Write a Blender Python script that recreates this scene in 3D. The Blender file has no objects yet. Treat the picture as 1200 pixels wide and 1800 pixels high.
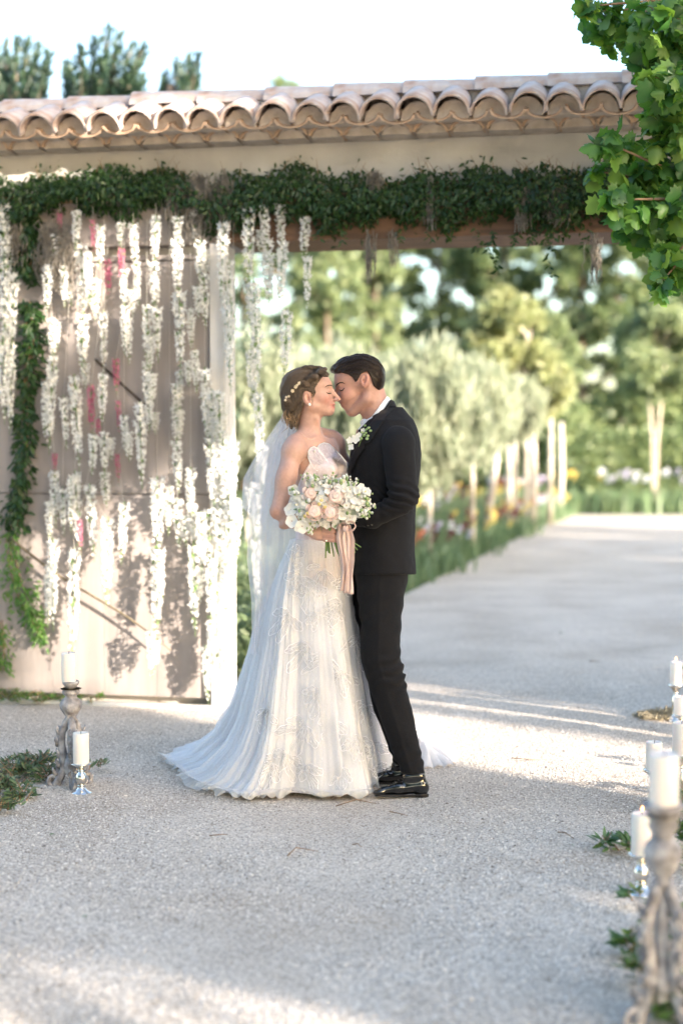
import bpy, bmesh, math, random
import numpy as np
from mathutils import Vector, Matrix
from mathutils.bvhtree import BVHTree
R = math.radians
rng = np.random.default_rng(7)
random.seed(7)
scene = bpy.context.scene
COL = scene.collection
# ------------------------------------------------------------------ camera, sky, sun
FPX = 2500.0
PITCH = R(2.66)
EYE = Vector((0, 0, 1.45))
cam_d = bpy.data.cameras.new('camera')
cam_d.sensor_fit = 'HORIZONTAL'
cam_d.sensor_width = 41.5
cam_d.lens = 41.5 * FPX / 1200.0
cam_d.clip_start = 0.1
cam_d.clip_end = 2000
cam_d.dof.use_dof = True
cam_d.dof.focus_distance = 5.85
cam_d.dof.aperture_fstop = 2.0
cam = bpy.data.objects.new('camera', cam_d)
cam.location = EYE
cam.rotation_euler = (R(90) - PITCH, 0, 0)
COL.objects.link(cam)
scene.camera = cam
SUN_AZ = R(52)      # to the right of straight behind the camera
SUN_EL = R(13)
SUN = Vector((math.sin(SUN_AZ) * math.cos(SUN_EL), -math.cos(SUN_AZ) * math.cos(SUN_EL), math.sin(SUN_EL)))
world = bpy.data.worlds.new('World')
scene.world = world
world.use_nodes = True
wn = world.node_tree
wn.nodes.clear()
wo = wn.nodes.new('ShaderNodeOutputWorld')
wb = wn.nodes.new('ShaderNodeBackground')
ws = wn.nodes.new('ShaderNodeTexSky')
ws.sky_type = 'NISHITA'
ws.sun_disc = False
ws.sun_elevation = SUN_EL
ws.sun_rotation = math.atan2(SUN.x, SUN.y)
ws.air_density = 1.0
ws.dust_density = 2.6
ws.ozone_density = 1.0
ws.altitude = 100
wb.inputs['Strength'].default_value = 0.15
wn.links.new(ws.outputs[0], wb.inputs[0])
wn.links.new(wb.outputs[0], wo.inputs[0])
sun_d = bpy.data.lights.new('sun', 'SUN')
sun_d.energy = 4.3
sun_d.angle = R(0.53)
sun_d.color = (1.0, 0.87, 0.74)
sun = bpy.data.objects.new('sun', sun_d)
sun.rotation_euler = SUN.to_track_quat('Z', 'Y').to_euler()
sun.location = SUN * 60
COL.objects.link(sun)
vs = scene.view_settings
vs.view_transform = 'Standard'
vs.look = 'None'
vs.gamma = 1
vs.use_curve_mapping = False
vs.exposure = 2.5
try:
    scene.cycles.transparent_max_bounces = 24
    scene.cycles.max_bounces = 8
    scene.cycles.use_denoising = True
except Exception:
    pass

# ------------------------------------------------------------------ pixel helpers (photograph 1200 x 1800)
def P(px, py, Y):
    "world point seen at photo pixel (px,py) and standing at depth Y"
    dx = (px - 600) / FPX
    dz = (900 - py) / FPX
    dy = math.cos(PITCH) + dz * math.sin(PITCH)
    dd = -math.sin(PITCH) + dz * math.cos(PITCH)
    return Vector((dx * Y / dy, Y, EYE.z + dd * Y / dy))
def Pn(px, py, Y):
    px = np.asarray(px, float); py = np.asarray(py, float); Y = np.asarray(Y, float)
    dx = (px - 600) / FPX; dz = (900 - py) / FPX
    dy = math.cos(PITCH) + dz * math.sin(PITCH)
    dd = -math.sin(PITCH) + dz * math.cos(PITCH)
    return np.stack([dx * Y / dy, Y + 0 * px, EYE.z + dd * Y / dy], -1)
def G(px, py, z=0.0):
    dx = (px - 600) / FPX
    dz = (900 - py) / FPX
    dy = math.cos(PITCH) + dz * math.sin(PITCH)
    dd = -math.sin(PITCH) + dz * math.cos(PITCH)
    t = (z - EYE.z) / dd
    return Vector((dx * t, dy * t, z))

# ------------------------------------------------------------------ object helpers
def tag(o, label=None, cat=None, group=None, kind=None):
    if label: o['label'] = label
    if cat: o['category'] = cat
    if group: o['group'] = group
    if kind: o['kind'] = kind
    return o
def thing(name, label, cat, loc=(0, 0, 0), rotz=0.0, group=None):
    o = bpy.data.objects.new(name, None)
    o.empty_display_size = 0.1
    COL.objects.link(o)
    o.location = loc
    o.rotation_euler = (0, 0, rotz)
    return tag(o, label, cat, group)
def mesh(name, V, F, mats=None, parent=None, smooth=True, midx=None, attrs=None, world=True):
    "V (n,3), F array (m,k) or list of lists. World coordinates; the parent's transform is removed when world=True"
    me = bpy.data.meshes.new(name)
    V = np.asarray(V, dtype=np.float32).reshape(-1, 3)
    if parent is not None and world:
        Mi = np.array((Matrix.LocRotScale(parent.location, parent.rotation_euler, parent.scale)).inverted())
        V = V @ Mi[:3, :3].T.astype(np.float32) + Mi[:3, 3].astype(np.float32)
    if isinstance(F, np.ndarray):
        k = F.shape[1]; nf = len(F)
        me.vertices.add(len(V)); me.vertices.foreach_set('co', V.ravel())
        me.loops.add(nf * k); me.loops.foreach_set('vertex_index', F.astype(np.int32).ravel())
        me.polygons.add(nf)
        me.polygons.foreach_set('loop_start', np.arange(0, nf * k, k, dtype=np.int32))
        try: me.polygons.foreach_set('loop_total', np.full(nf, k, dtype=np.int32))
        except Exception: pass
    else:
        me.from_pydata([tuple(map(float, v)) for v in V], [], [tuple(f) for f in F])
    if mats is not None:
        for m in (mats if isinstance(mats, (list, tuple)) else [mats]):
            me.materials.append(m)
    if midx is not None:
        me.polygons.foreach_set('material_index', np.asarray(midx, dtype=np.int32))
    me.update(calc_edges=True)
    if smooth:
        me.polygons.foreach_set('use_smooth', np.ones(len(me.polygons), dtype=bool))
    if attrs:
        for n, a in attrs.items():
            a = np.asarray(a, dtype=np.float32)
            if a.ndim == 1:
                at = me.attributes.new(n, 'FLOAT', 'POINT'); at.data.foreach_set('value', a)
            else:
                at = me.attributes.new(n, 'FLOAT_COLOR', 'POINT')
                if a.shape[1] == 3: a = np.concatenate([a, np.ones((len(a), 1), np.float32)], 1)
                at.data.foreach_set('color', a.ravel())
    me.validate()
    o = bpy.data.objects.new(name, me)
    COL.objects.link(o)
    if parent is not None:
        o.parent = parent
    return o
def copy_under(src, parent, loc, rot, scale=(1, 1, 1), label=None):
    c = src.copy()
    COL.objects.link(c)
    c.parent = parent
    c.location = loc
    c.rotation_euler = rot
    c.scale = scale
    return c

class MB:
    "collects simple shapes as one mesh"
    def __init__(s): s.v = []; s.f = []; s.n = 0; s.m = []; s.mi = 0
    def add(s, V, F):
        V = np.asarray(V, float).reshape(-1, 3)
        s.v.append(V)
        for f in F:
            s.f.append([i + s.n for i in f]); s.m.append(s.mi)
        s.n += len(V)
    def box(s, x0, x1, y0, y1, z0, z1, M=None):
        V = np.array([(x, y, z) for x in (x0, x1) for y in (y0, y1) for z in (z0, z1)], float)
        if M is not None: V = V @ np.array(M)[:3, :3].T + np.array(M)[:3, 3]
        s.add(V, [(0, 1, 3, 2), (4, 6, 7, 5), (0, 4, 5, 1), (2, 3, 7, 6), (0, 2, 6, 4), (1, 5, 7, 3)])
    def lathe(s, prof, n=20, c=(0, 0, 0), fn=None):
        "prof = [(r,z)...] bottom to top"
        k = len(prof); V = []
        for r, z in prof:
            for i in range(n):
                a = 2 * math.pi * i / n
                rr = r if fn is None else fn(r, z, a)
                V.append((c[0] + rr * math.cos(a), c[1] + rr * math.sin(a), c[2] + z))
        F = []
        for j in range(k - 1):
            for i in range(n):
                F.append((j * n + i, j * n + (i + 1) % n, (j + 1) * n + (i + 1) % n, (j + 1) * n + i))
        F.append(tuple(range(n - 1, -1, -1)))
        F.append(tuple(range((k - 1) * n, k * n)))
        s.add(V, F)
    def tube(s, pts, rad, n=6, caps=True, flat=1.0):
        pts = [Vector(p) for p in pts]
        m = len(pts)
        rad = [rad] * m if not hasattr(rad, '__len__') else rad
        V = []; prev = None
        for i, p in enumerate(pts):
            t = (pts[min(i + 1, m - 1)] - pts[max(i - 1, 0)])
            t = t.normalized() if t.length > 1e-9 else Vector((0, 0, 1))
            if prev is None:
                a = Vector((0, 0, 1)) if abs(t.z) < 0.9 else Vector((1, 0, 0))
                u = t.cross(a).normalized()
            else:
                u = (prev - t * prev.dot(t))
                u = u.normalized() if u.length > 1e-6 else t.orthogonal().normalized()
            prev = u
            w = t.cross(u)
            for k in range(n):
                a = 2 * math.pi * k / n
                V.append(p + (u * math.cos(a) + w * math.sin(a) * flat) * rad[i])
        F = []
        for i in range(m - 1):
            for k in range(n):
                F.append((i * n + k, i * n + (k + 1) % n, (i + 1) * n + (k + 1) % n, (i + 1) * n + k))
        if caps:
            F.append(tuple(range(n - 1, -1, -1))); F.append(tuple(range((m - 1) * n, m * n)))
        s.add([tuple(v) for v in V], F)
    def ball(s, c, r, n=8, k=6, sc=(1, 1, 1)):
        V = [(c[0], c[1], c[2] - r * sc[2])]
        for j in range(1, k):
            ph = math.pi * j / k
            for i in range(n):
                a = 2 * math.pi * i / n
                V.append((c[0] + r * sc[0] * math.sin(ph) * math.cos(a), c[1] + r * sc[1] * math.sin(ph) * math.sin(a), c[2] - r * sc[2] * math.cos(ph)))
        V.append((c[0], c[1], c[2] + r * sc[2]))
        F = []
        for i in range(n): F.append((0, 1 + (i + 1) % n, 1 + i))
        for j in range(k - 2):
            for i in range(n):
                a = 1 + j * n
                F.append((a + i, a + (i + 1) % n, a + n + (i + 1) % n, a + n + i))
        a = 1 + (k - 2) * n
        for i in range(n): F.append((a + i, a + (i + 1) % n, len(V) - 1))
        s.add(V, F)
    def build(s, name, mats, parent=None, smooth=True, world=True):
        V = np.concatenate(s.v) if s.v else np.zeros((0, 3))
        return mesh(name, V, s.f, mats, parent, smooth, s.m, world=world)

# ------------------------------------------------------------------ materials
def srgb(r, g, b):
    f = lambda c: (c / 255.0) / 12.92 if c / 255.0 <= 0.04045 else (((c / 255.0) + 0.055) / 1.055) ** 2.4
    return (f(r), f(g), f(b), 1)
class NT:
    def __init__(s, name):
        s.m = bpy.data.materials.new(name); s.m.use_nodes = True
        s.t = s.m.node_tree; s.t.nodes.clear()
        s.out = s.t.nodes.new('ShaderNodeOutputMaterial')
    def n(s, typ, **kw):
        nd = s.t.nodes.new(typ)
        for k, v in kw.items():
            if k.startswith('i_'):
                key = k[2:].replace('_', ' ')
                nd.inputs[key].default_value = v
            else: setattr(nd, k, v)
        return nd
    def l(s, a, b): s.t.links.new(a, b); return s
def ramp(nt, fac, stops):
    r = nt.n('ShaderNodeValToRGB')
    el = r.color_ramp.elements
    while len(el) > 1: el.remove(el[-1])
    el[0].position = stops[0][0]; el[0].color = stops[0][1]
    for p, c in stops[1:]:
        e = el.new(p); e.color = c
    nt.l(fac, r.inputs[0])
    return r.outputs[0]
def c4(c): return tuple(c) if len(c) == 4 else tuple(c) + (1,)
def pmat(name, colA, colB=None, rough=0.6, scale=20.0, bump=0.0, bscale=None, metal=0.0, spec=0.4, coords='Object',
         detail=4, stretch=None, sheen=0.0, sss=0.0, trans=0.0, coat=0.0, stops=None, lo=0.35, hi=0.65):
    "principled with two tone noise and fine relief; trans adds a translucent share (leaves, petals, wax)"
    nt = NT(name)
    b = nt.n('ShaderNodeBsdfPrincipled')
    b.inputs['Roughness'].default_value = rough
    b.inputs['Metallic'].default_value = metal
    b.inputs['Specular IOR Level'].default_value = spec
    if sheen: b.inputs['Sheen Weight'].default_value = sheen
    if coat: b.inputs['Coat Weight'].default_value = coat
    if sss:
        b.inputs['Subsurface Weight'].default_value = sss
        b.inputs['Subsurface Radius'].default_value = (1.0, 0.4, 0.25)
        b.inputs['Subsurface Scale'].default_value = 0.006
    tc = nt.n('ShaderNodeTexCoord')
    vec = tc.outputs[coords]
    if stretch:
        mp = nt.n('ShaderNodeMapping'); mp.inputs['Scale'].default_value = stretch
        nt.l(vec, mp.inputs[0]); vec = mp.outputs[0]
    colB = colB or colA
    nz = nt.n('ShaderNodeTexNoise'); nz.inputs['Scale'].default_value = scale; nz.inputs['Detail'].default_value = detail
    nt.l(vec, nz.inputs['Vector'])
    c = ramp(nt, nz.outputs[0], stops or [(lo, c4(colA)), (hi, c4(colB))])
    nt.l(c, b.inputs['Base Color'])
    if bump:
        n2 = nt.n('ShaderNodeTexNoise'); n2.inputs['Scale'].default_value = bscale or scale * 4; n2.inputs['Detail'].default_value = 3
        nt.l(vec, n2.inputs['Vector'])
        bp = nt.n('ShaderNodeBump'); bp.inputs['Strength'].default_value = min(1, bump); bp.inputs['Distance'].default_value = 0.004 * max(1, bump)
        nt.l(n2.outputs[0], bp.inputs['Height']); nt.l(bp.outputs[0], b.inputs['Normal'])
    sh = b.outputs[0]
    if trans:
        tr = nt.n('ShaderNodeBsdfTranslucent'); nt.l(c, tr.inputs[0])
        mx = nt.n('ShaderNodeMixShader'); mx.inputs[0].default_value = trans
        nt.l(sh, mx.inputs[1]); nt.l(tr.outputs[0], mx.inputs[2]); sh = mx.outputs[0]
    nt.l(sh, nt.out.inputs[0])
    return nt.m
def leafmat(name, cols, rough=0.45, trans=0.35, spec=0.4, tcol=None):
    "leaf: colour varies leaf by leaf through a random value stored per vertex ('rnd')"
    nt = NT(name)
    b = nt.n('ShaderNodeBsdfPrincipled'); b.inputs['Roughness'].default_value = rough
    b.inputs['Specular IOR Level'].default_value = spec
    at = nt.n('ShaderNodeAttribute'); at.attribute_name = 'rnd'
    oi = nt.n('ShaderNodeObjectInfo')
    ad = nt.n('ShaderNodeMath', operation='ADD'); nt.l(at.outputs['Fac'], ad.inputs[0]); nt.l(oi.outputs['Random'], ad.inputs[1])
    fr = nt.n('ShaderNodeMath', operation='FRACT'); nt.l(ad.outputs[0], fr.inputs[0])
    k = len(cols)
    c = ramp(nt, fr.outputs[0], [(i / (k - 1) if k > 1 else 0, c4(x)) for i, x in enumerate(cols)])
    nt.l(c, b.inputs['Base Color'])
    tr = nt.n('ShaderNodeBsdfTranslucent')
    hs = nt.n('ShaderNodeHueSaturation'); hs.inputs['Hue'].default_value = 0.485; hs.inputs['Saturation'].default_value = 1.15; hs.inputs['Value'].default_value = 1.7
    nt.l(c, hs.inputs['Color']); nt.l(hs.outputs[0], tr.inputs[0])
    mx = nt.n('ShaderNodeMixShader'); mx.inputs[0].default_value = trans
    nt.l(b.outputs[0], mx.inputs[1]); nt.l(tr.outputs[0], mx.inputs[2]); nt.l(mx.outputs[0], nt.out.inputs[0])
    return nt.m

# ------------------------------------------------------------------ leaf clouds
def rand_rot(n, tilt=None):
    "n random frames (n,3,3): columns u (length), v (width), w (normal)"
    w = rng.normal(size=(n, 3))
    if tilt is not None: w = w * tilt[1] + np.array(tilt[0])
    w /= np.linalg.norm(w, axis=1, keepdims=True)
    a = rng.normal(size=(n, 3))
    u = a - (a * w).sum(1, keepdims=True) * w
    u /= np.linalg.norm(u, axis=1, keepdims=True)
    v = np.cross(w, u)
    return np.stack([u, v, w], 2)
LANCE = (np.array([(0, 0, 0), (.3, -.5, .06), (.7, -.36, .05), (1, 0, -.06), (.7, .36, .05), (.3, .5, .06), (.5, 0, -.03)], float),
         np.array([(0, 1, 6), (1, 2, 6), (2, 3, 6), (3, 4, 6), (4, 5, 6), (5, 0, 6)]))
RHOMB = (np.array([(0, 0, 0), (.45, -.5, .08), (1, 0, 0), (.45, .5, .08)], float), np.array([(0, 1, 2), (0, 2, 3)]))
def maple_shape():
    pts = [(0, 0), (.05, .18), (-.02, .42), (.18, .38), (.30, .62), (.42, .44), (.60, .52), (.62, .30), (.80, .26), (1.0, 0)]
    prof = pts + [(x, -y) for x, y in pts[-2:0:-1]]
    V = [(x, y, -.25 * abs(y) ** 1.4 - .10 * x * x) for x, y in prof] + [(.38, 0, .03)]
    n = len(prof)
    F = [(i, (i + 1) % n, n) for i in range(n)]
    return np.array(V, float), np.array(F)
MAPLE = maple_shape()
def leafcloud(pts, size, shape=LANCE, asp=0.35, frames=None, jitter=0.3):
    "vectorised leaves -> V, F, rnd"
    pts = np.asarray(pts, float); n = len(pts)
    S, FF = shape
    fr = rand_rot(n) if frames is None else frames
    sc = np.asarray(size) * (1 + jitter * rng.uniform(-1, 1, n))
    L = S[None] * np.array([1, asp, asp if shape is not MAPLE else 1.0])
    L = L * sc[:, None, None]
    Vv = np.einsum('nij,nkj->nki', fr, L) + pts[:, None, :]
    k = len(S)
    F = (FF[None] + (np.arange(n) * k)[:, None, None]).reshape(-1, 3)
    rnd = np.repeat(rng.uniform(0, 1, n), k)
    return Vv.reshape(-1, 3), F, rnd
def joincl(parts):
    V = []; F = []; Rr = []; n = 0
    for v, f, r in parts:
        V.append(v); F.append(f + n); Rr.append(r); n += len(v)
    return np.concatenate(V), np.concatenate(F), np.concatenate(Rr)
def dir_frames(u, spread=0.3, up=None):
    "frames whose length axis follows u (n,3)"
    u = np.asarray(u, float) + rng.normal(size=np.shape(u)) * spread
    u /= np.linalg.norm(u, axis=1, keepdims=True)
    a = rng.normal(size=u.shape) * 0.6 + (np.array([0, 0, 1.0]) if up is None else np.array(up))
    w = a - (a * u).sum(1, keepdims=True) * u
    w /= np.linalg.norm(w, axis=1, keepdims=True) + 1e-9
    return np.stack([u, np.cross(w, u), w], 2)

# ------------------------------------------------------------------ numpy noise
_H = np.random.default_rng(3).uniform(-1, 1, 4096).astype(np.float32)
def vnoise(p, f=1.0):
    "value noise, p (...,3) -> (-1..1)"
    q = np.asarray(p) * f
    i = np.floor(q).astype(np.int64); t = (q - i).astype(np.float32); t = t * t * (3 - 2 * t)
    def h(a, b, c): return _H[((a * 73 + b * 911 + c * 3571) ^ (a * b * 7)) & 4095]
    x, y, z = i[..., 0], i[..., 1], i[..., 2]
    r = 0
    for dx in (0, 1):
        wx = t[..., 0] if dx else 1 - t[..., 0]
        for dy in (0, 1):
            wy = t[..., 1] if dy else 1 - t[..., 1]
            for dz in (0, 1):
                wz = t[..., 2] if dz else 1 - t[..., 2]
                r = r + wx * wy * wz * h(x + dx, y + dy, z + dz)
    return r
# ================================================================== GROUND, PATH
gravel = NT('pale_gravel')
b = gravel.n('ShaderNodeBsdfPrincipled'); b.inputs['Roughness'].default_value = 0.85; b.inputs['Specular IOR Level'].default_value = 0.25
tc = gravel.n('ShaderNodeTexCoord')
v1 = gravel.n('ShaderNodeTexVoronoi'); v1.inputs['Scale'].default_value = 165; gravel.l(tc.outputs['Object'], v1.inputs['Vector'])
v2 = gravel.n('ShaderNodeTexVoronoi'); v2.inputs['Scale'].default_value = 60; gravel.l(tc.outputs['Object'], v2.inputs['Vector'])
n1 = gravel.n('ShaderNodeTexNoise'); n1.inputs['Scale'].default_value = 1.3; n1.inputs['Detail'].default_value = 5; gravel.l(tc.outputs['Object'], n1.inputs['Vector'])
sep = gravel.n('ShaderNodeSeparateColor'); gravel.l(v1.outputs['Color'], sep.inputs[0])
cc = ramp(gravel, sep.outputs[0], [(0, (.30, .26, .22, 1)), (.12, (.48, .415, .35, 1)), (.5, (.67, .60, .52, 1)), (.8, (.77, .70, .62, 1)), (1, (.52, .49, .46, 1))])
sp = ramp(gravel, v1.outputs['Distance'], [(.0, (1, 1, 1, 1)), (.55, (.95, .95, .95, 1)), (.85, (.55, .52, .5, 1))])
m1 = gravel.n('ShaderNodeMix', data_type='RGBA', blend_type='MULTIPLY'); m1.inputs[0].default_value = 1
gravel.l(cc, m1.inputs[6]); gravel.l(sp, m1.inputs[7])
pt = ramp(gravel, n1.outputs[0], [(.3, (.80, .77, .74, 1)), (.5, (.97, .96, .95, 1)), (.7, (1.10, 1.09, 1.08, 1))])
m2 = gravel.n('ShaderNodeMix', data_type='RGBA', blend_type='MULTIPLY'); m2.inputs[0].default_value = 1
gravel.l(m1.outputs[2], m2.inputs[6]); gravel.l(pt, m2.inputs[7]); gravel.l(m2.outputs[2], b.inputs['Base Color'])
bp = gravel.n('ShaderNodeBump', invert=True); bp.inputs['Distance'].default_value = 0.006; bp.inputs['Strength'].default_value = 0.8
gravel.l(v1.outputs['Distance'], bp.inputs['Height']); gravel.l(bp.outputs[0], b.inputs['Normal']); gravel.l(b.outputs[0], gravel.out.inputs[0])
M_gravel = gravel.m
M_lawn = pmat('short_lawn', (.045, .075, .018), (.085, .115, .03), rough=.9, scale=6, bump=1, bscale=90)
M_far = pmat('far_meadow', (.05, .075, .02), (.09, .10, .035), rough=.95, scale=.4)

def sheet(name, poly, z, m):
    return tag(mesh(name, [(x, y, z) for x, y in poly], [list(range(len(poly)))], m, smooth=False), kind='structure')
sheet('ground', [(-700, -60), (700, -60), (700, 1500), (-700, 1500)], -0.02, M_far)
# a relief mesh for the near gravel court: low undulation
def path_edge(Y): return 0.75 + (Y - 14.4) * 0.253
nx, ny = 90, 150
xs = np.linspace(-6, 6, nx); ys = np.linspace(0.2, 11.5, ny)
X, Yy = np.meshgrid(xs, ys)
Z = 0.009 * vnoise(np.stack([X, Yy, 0 * X], -1), 1.7) + 0.004 * vnoise(np.stack([X, Yy, 0 * X + 9], -1), 5.1)
idx = np.arange(nx * ny).reshape(ny, nx)
Fq = np.stack([idx[:-1, :-1], idx[:-1, 1:], idx[1:, 1:], idx[1:, :-1]], -1).reshape(-1, 4)
tag(mesh('gravel_court', np.stack([X, Yy, Z], -1).reshape(-1, 3), Fq, M_gravel), kind='structure')
sheet('gravel_surround', [(-40, -30), (45, -30), (45, .2), (6, .2), (6, 11.5), (30, 11.5), (30, -30 + 60), (path_edge(30), 30), (path_edge(11.5), 11.5), (-6, 11.5), (-6, .2), (-40, .2)], -0.004, M_gravel)
sheet('lawn', [(-30, 11.5), (path_edge(11.5), 11.5), (path_edge(30), 30), (60, 30), (60, 70), (-40, 70)], -0.008, M_lawn)

# loose pebbles lying on the court: uncountable
def pebbles(n):
    Y = 2.9 + (9.3 - 2.9) * rng.uniform(0, 1, n) ** 1.25
    x = rng.uniform(-1, 1, n) * (0.27 * Y + .1)
    keep = ~((x < -0.5) & (Y > 7.75))
    x = x[keep]; Y = Y[keep]; n = len(x)
    z = 0.009 * vnoise(np.stack([x, Y, 0 * x], -1), 1.7) + 0.004 * vnoise(np.stack([x, Y, 0 * x + 9], -1), 5.1)
    O = np.array([(1, 0, 0), (0, 1, 0), (-1, 0, 0), (0, -1, 0), (0, 0, 1), (0, 0, -1)], float)
    FF = np.array([(0, 1, 4), (1, 2, 4), (2, 3, 4), (3, 0, 4)])
    r = 0.0020 + 0.0036 * rng.uniform(0, 1, n) ** 2.2
    sc = np.stack([r * rng.uniform(.8, 1.5, n), r * rng.uniform(.7, 1.2, n), r * rng.uniform(.5, .9, n)], -1)
    L = (O[None] + rng.normal(size=(n, 6, 3)) * .16) * sc[:, None, :]
    a = rng.uniform(0, 6.28, n); ca, sa = np.cos(a), np.sin(a)
    Lx = L[..., 0] * ca[:, None] - L[..., 1] * sa[:, None]; Ly = L[..., 0] * sa[:, None] + L[..., 1] * ca[:, None]
    V = np.stack([Lx + x[:, None], Ly + Y[:, None], L[..., 2] + (z + r * .2)[:, None]], -1).reshape(-1, 3)
    F = (FF[None] + (np.arange(n) * 6)[:, None, None]).reshape(-1, 3)
    return V, F, np.repeat(rng.uniform(0, 1, n), 6)
pm = NT('pebble_stone')
b = pm.n('ShaderNodeBsdfPrincipled'); b.inputs['Roughness'].default_value = .8; b.inputs['Specular IOR Level'].default_value = .25
at = pm.n('ShaderNodeAttribute'); at.attribute_name = 'rnd'
pm.l(ramp(pm, at.outputs['Fac'], [(0, (.16, .13, .105, 1)), (.14, (.46, .40, .335, 1)), (.5, (.74, .66, .57, 1)), (.85, (.86, .79, .70, 1)), (1, (.54, .51, .48, 1))]), b.inputs['Base Color'])
pm.l(b.outputs[0], pm.out.inputs[0])
V, F, r_ = pebbles(150000)
tag(mesh('pebbles', V, F, pm.m, smooth=True, attrs={'rnd': r_}), 'pale loose pebbles strewn over the gravel court', 'gravel', kind='stuff')

# ================================================================== GATE WALL with canal tile roof
WA = math.atan(0.19)          # the wall's turn: nearer on the right
def wall_y(x): return 7.72 - 0.19 * x
# local wall frame: s runs along the wall (to the right), t out of the wall towards the viewer, z up
WO = Vector((0, 7.72, 0)); WS = Vector((math.cos(WA), -math.sin(WA), 0)); WT = Vector((-math.sin(WA), -math.cos(WA), 0))
WM = Matrix(((WS.x, WT.x, 0, WO.x), (WS.y, WT.y, 0, WO.y), (0, 0, 1, 0), (0, 0, 0, 1)))
def wp(s, t, z): return WM @ Vector((s, t, z))
def px_to_wall(px, py, t=0.0):
    "where the ray through a photo pixel meets the wall plane pushed out by t -> (s, z)"
    p0 = P(px, py, 1.0); d = p0 - EYE
    n = WT; o = WO + WT * t
    k = (o - EYE).dot(n) / d.dot(n)
    w = EYE + d * k
    return (w - WO).dot(WS), w.z
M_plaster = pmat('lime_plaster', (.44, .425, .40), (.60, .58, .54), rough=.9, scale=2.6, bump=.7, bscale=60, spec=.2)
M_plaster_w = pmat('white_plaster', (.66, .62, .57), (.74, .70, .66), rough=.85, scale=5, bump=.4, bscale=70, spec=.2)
M_paintwood = pmat('mauve_grey_painted_wood', (.27, .236, .22), (.335, .295, .272), rough=.75, scale=3, bump=.5, bscale=60, stretch=(5, 5, .6), spec=.25)
M_joint = pmat('dark_joint', (.05, .035, .03), (.10, .07, .05), rough=.7, metal=.4, scale=40)
M_beam = pmat('stained_beam', (.09, .05, .028), (.17, .09, .05), rough=.65, scale=9, bump=.5, bscale=50, stretch=(.4, 3, 3))
M_tile = pmat('weathered_terracotta', (.30, .20, .165), (.43, .33, .29), rough=.85, scale=14, bump=.5, bscale=80, stops=[(.25, (.40, .26, .20, 1)), (.45, (.50, .39, .34, 1)), (.6, (.54, .48, .46, 1)), (.8, (.64, .56, .50, 1))])
M_tile_o = pmat('ochre_terracotta', (.44, .29, .19), (.56, .42, .31), rough=.85, scale=12, bump=.4, bscale=80)
M_mortar = pmat('pale_mortar', (.42, .36, .30), (.52, .46, .40), rough=.95, scale=18, bump=1, bscale=60)

sR = px_to_wall(401, 800)[0]          # right face of the pillar
sP = px_to_wall(374, 800)[0]          # left face of the pillar
gw = thing('gate_wall', 'plastered garden gateway wall under a canal tile roof, spanning the gravel', 'wall', WO, -WA)
def wbox(name, s0, s1, t0, t1, z0, z1, m, parent):
    # local axes of gw: x=s, y=-t
    mb = MB(); mb.box(s0, s1, -t1, -t0, z0, z1)
    o = mb.build(name, m, parent, smooth=False, world=False)
    bv = o.modifiers.new('bevel', 'BEVEL'); bv.width = .008; bv.segments = 2
    return o
ZB0, ZB1, ZW = 2.555, 2.85, 3.085
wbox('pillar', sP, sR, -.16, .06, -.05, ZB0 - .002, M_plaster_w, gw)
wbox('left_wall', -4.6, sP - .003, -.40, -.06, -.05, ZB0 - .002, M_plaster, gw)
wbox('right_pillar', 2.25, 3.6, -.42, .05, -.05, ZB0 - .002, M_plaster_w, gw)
wbox('wooden_beam', -.62 + .0, 2.5, -.40, .05, ZB0, ZB1, M_beam, gw)
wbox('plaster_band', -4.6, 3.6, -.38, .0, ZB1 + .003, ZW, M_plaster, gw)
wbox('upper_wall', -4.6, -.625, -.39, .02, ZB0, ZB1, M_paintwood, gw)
wbox('ground_sill', -4.6, sR, .062, .115, -.05, .022, M_plaster, gw)

# canal tiles
def barrel(L, r0, r1, th, n=9, fz=.92):
    "half barrel along +y (towards the ridge), front at y=0; arch up; r0 front radius, r1 back radius"
    V = []; F = []
    for (y, r) in ((0, r0), (L, r1)):
        for rr in (r, r - th):
            for i in range(n + 1):
                a = math.pi * i / n
                V.append((rr * math.cos(a), y, rr * fz * math.sin(a)))
    k = n + 1
    A, B, C, D = 0, k, 2 * k, 3 * k      # front outer, front inner, back outer, back inner
    for i in range(n):
        F.append((A + i, A + i + 1, C + i + 1, C + i))
        F.append((B + i, D + i, D + i + 1, B + i + 1))
        F.append((A + i, B + i, B + i + 1, A + i + 1))
        F.append((C + i, C + i + 1, D + i + 1, D + i))
    F.append((A, C, D, B)); F.append((A + n, B + n, D + n, C + n))
    return V, F
def barrel_mesh(name, L, r0, r1, th, m, parent, fz=.92):
    V, F = barrel(L, r0, r1, th, 9, fz)
    return mesh(name, V, F, m, parent, smooth=False, world=False)
PITCHT = 0.187
proto = barrel_mesh('roof_tile', .32, .101, .090, .013, M_tile, gw, 1.08)
for p in proto.data.polygons: p.use_smooth = len(p.vertices) == 4
proto_t = barrel_mesh('gutter_tile', .34, .094, .078, .013, M_tile_o, gw, .5)
proto_g = barrel_mesh('eave_tile', .30, .093, .088, .014, M_tile_o, gw, .62)
proto_r = barrel_mesh('ridge_tile', .42, .108, .080, .014, M_tile, gw)
SL = R(25)
first = {}
def put(proto_, s, t, z, rx, ry, rz, sc=1.0):
    if proto_.name in first: o = copy_under(proto_, gw, (s, -t, z), (rx, ry, rz))
    else: first[proto_.name] = 1; o = proto_; o.location = (s, -t, z); o.rotation_euler = (rx, ry, rz)
    o.scale = (sc, 1, sc)
    return o
ns = int(6.6 / PITCHT)
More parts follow.
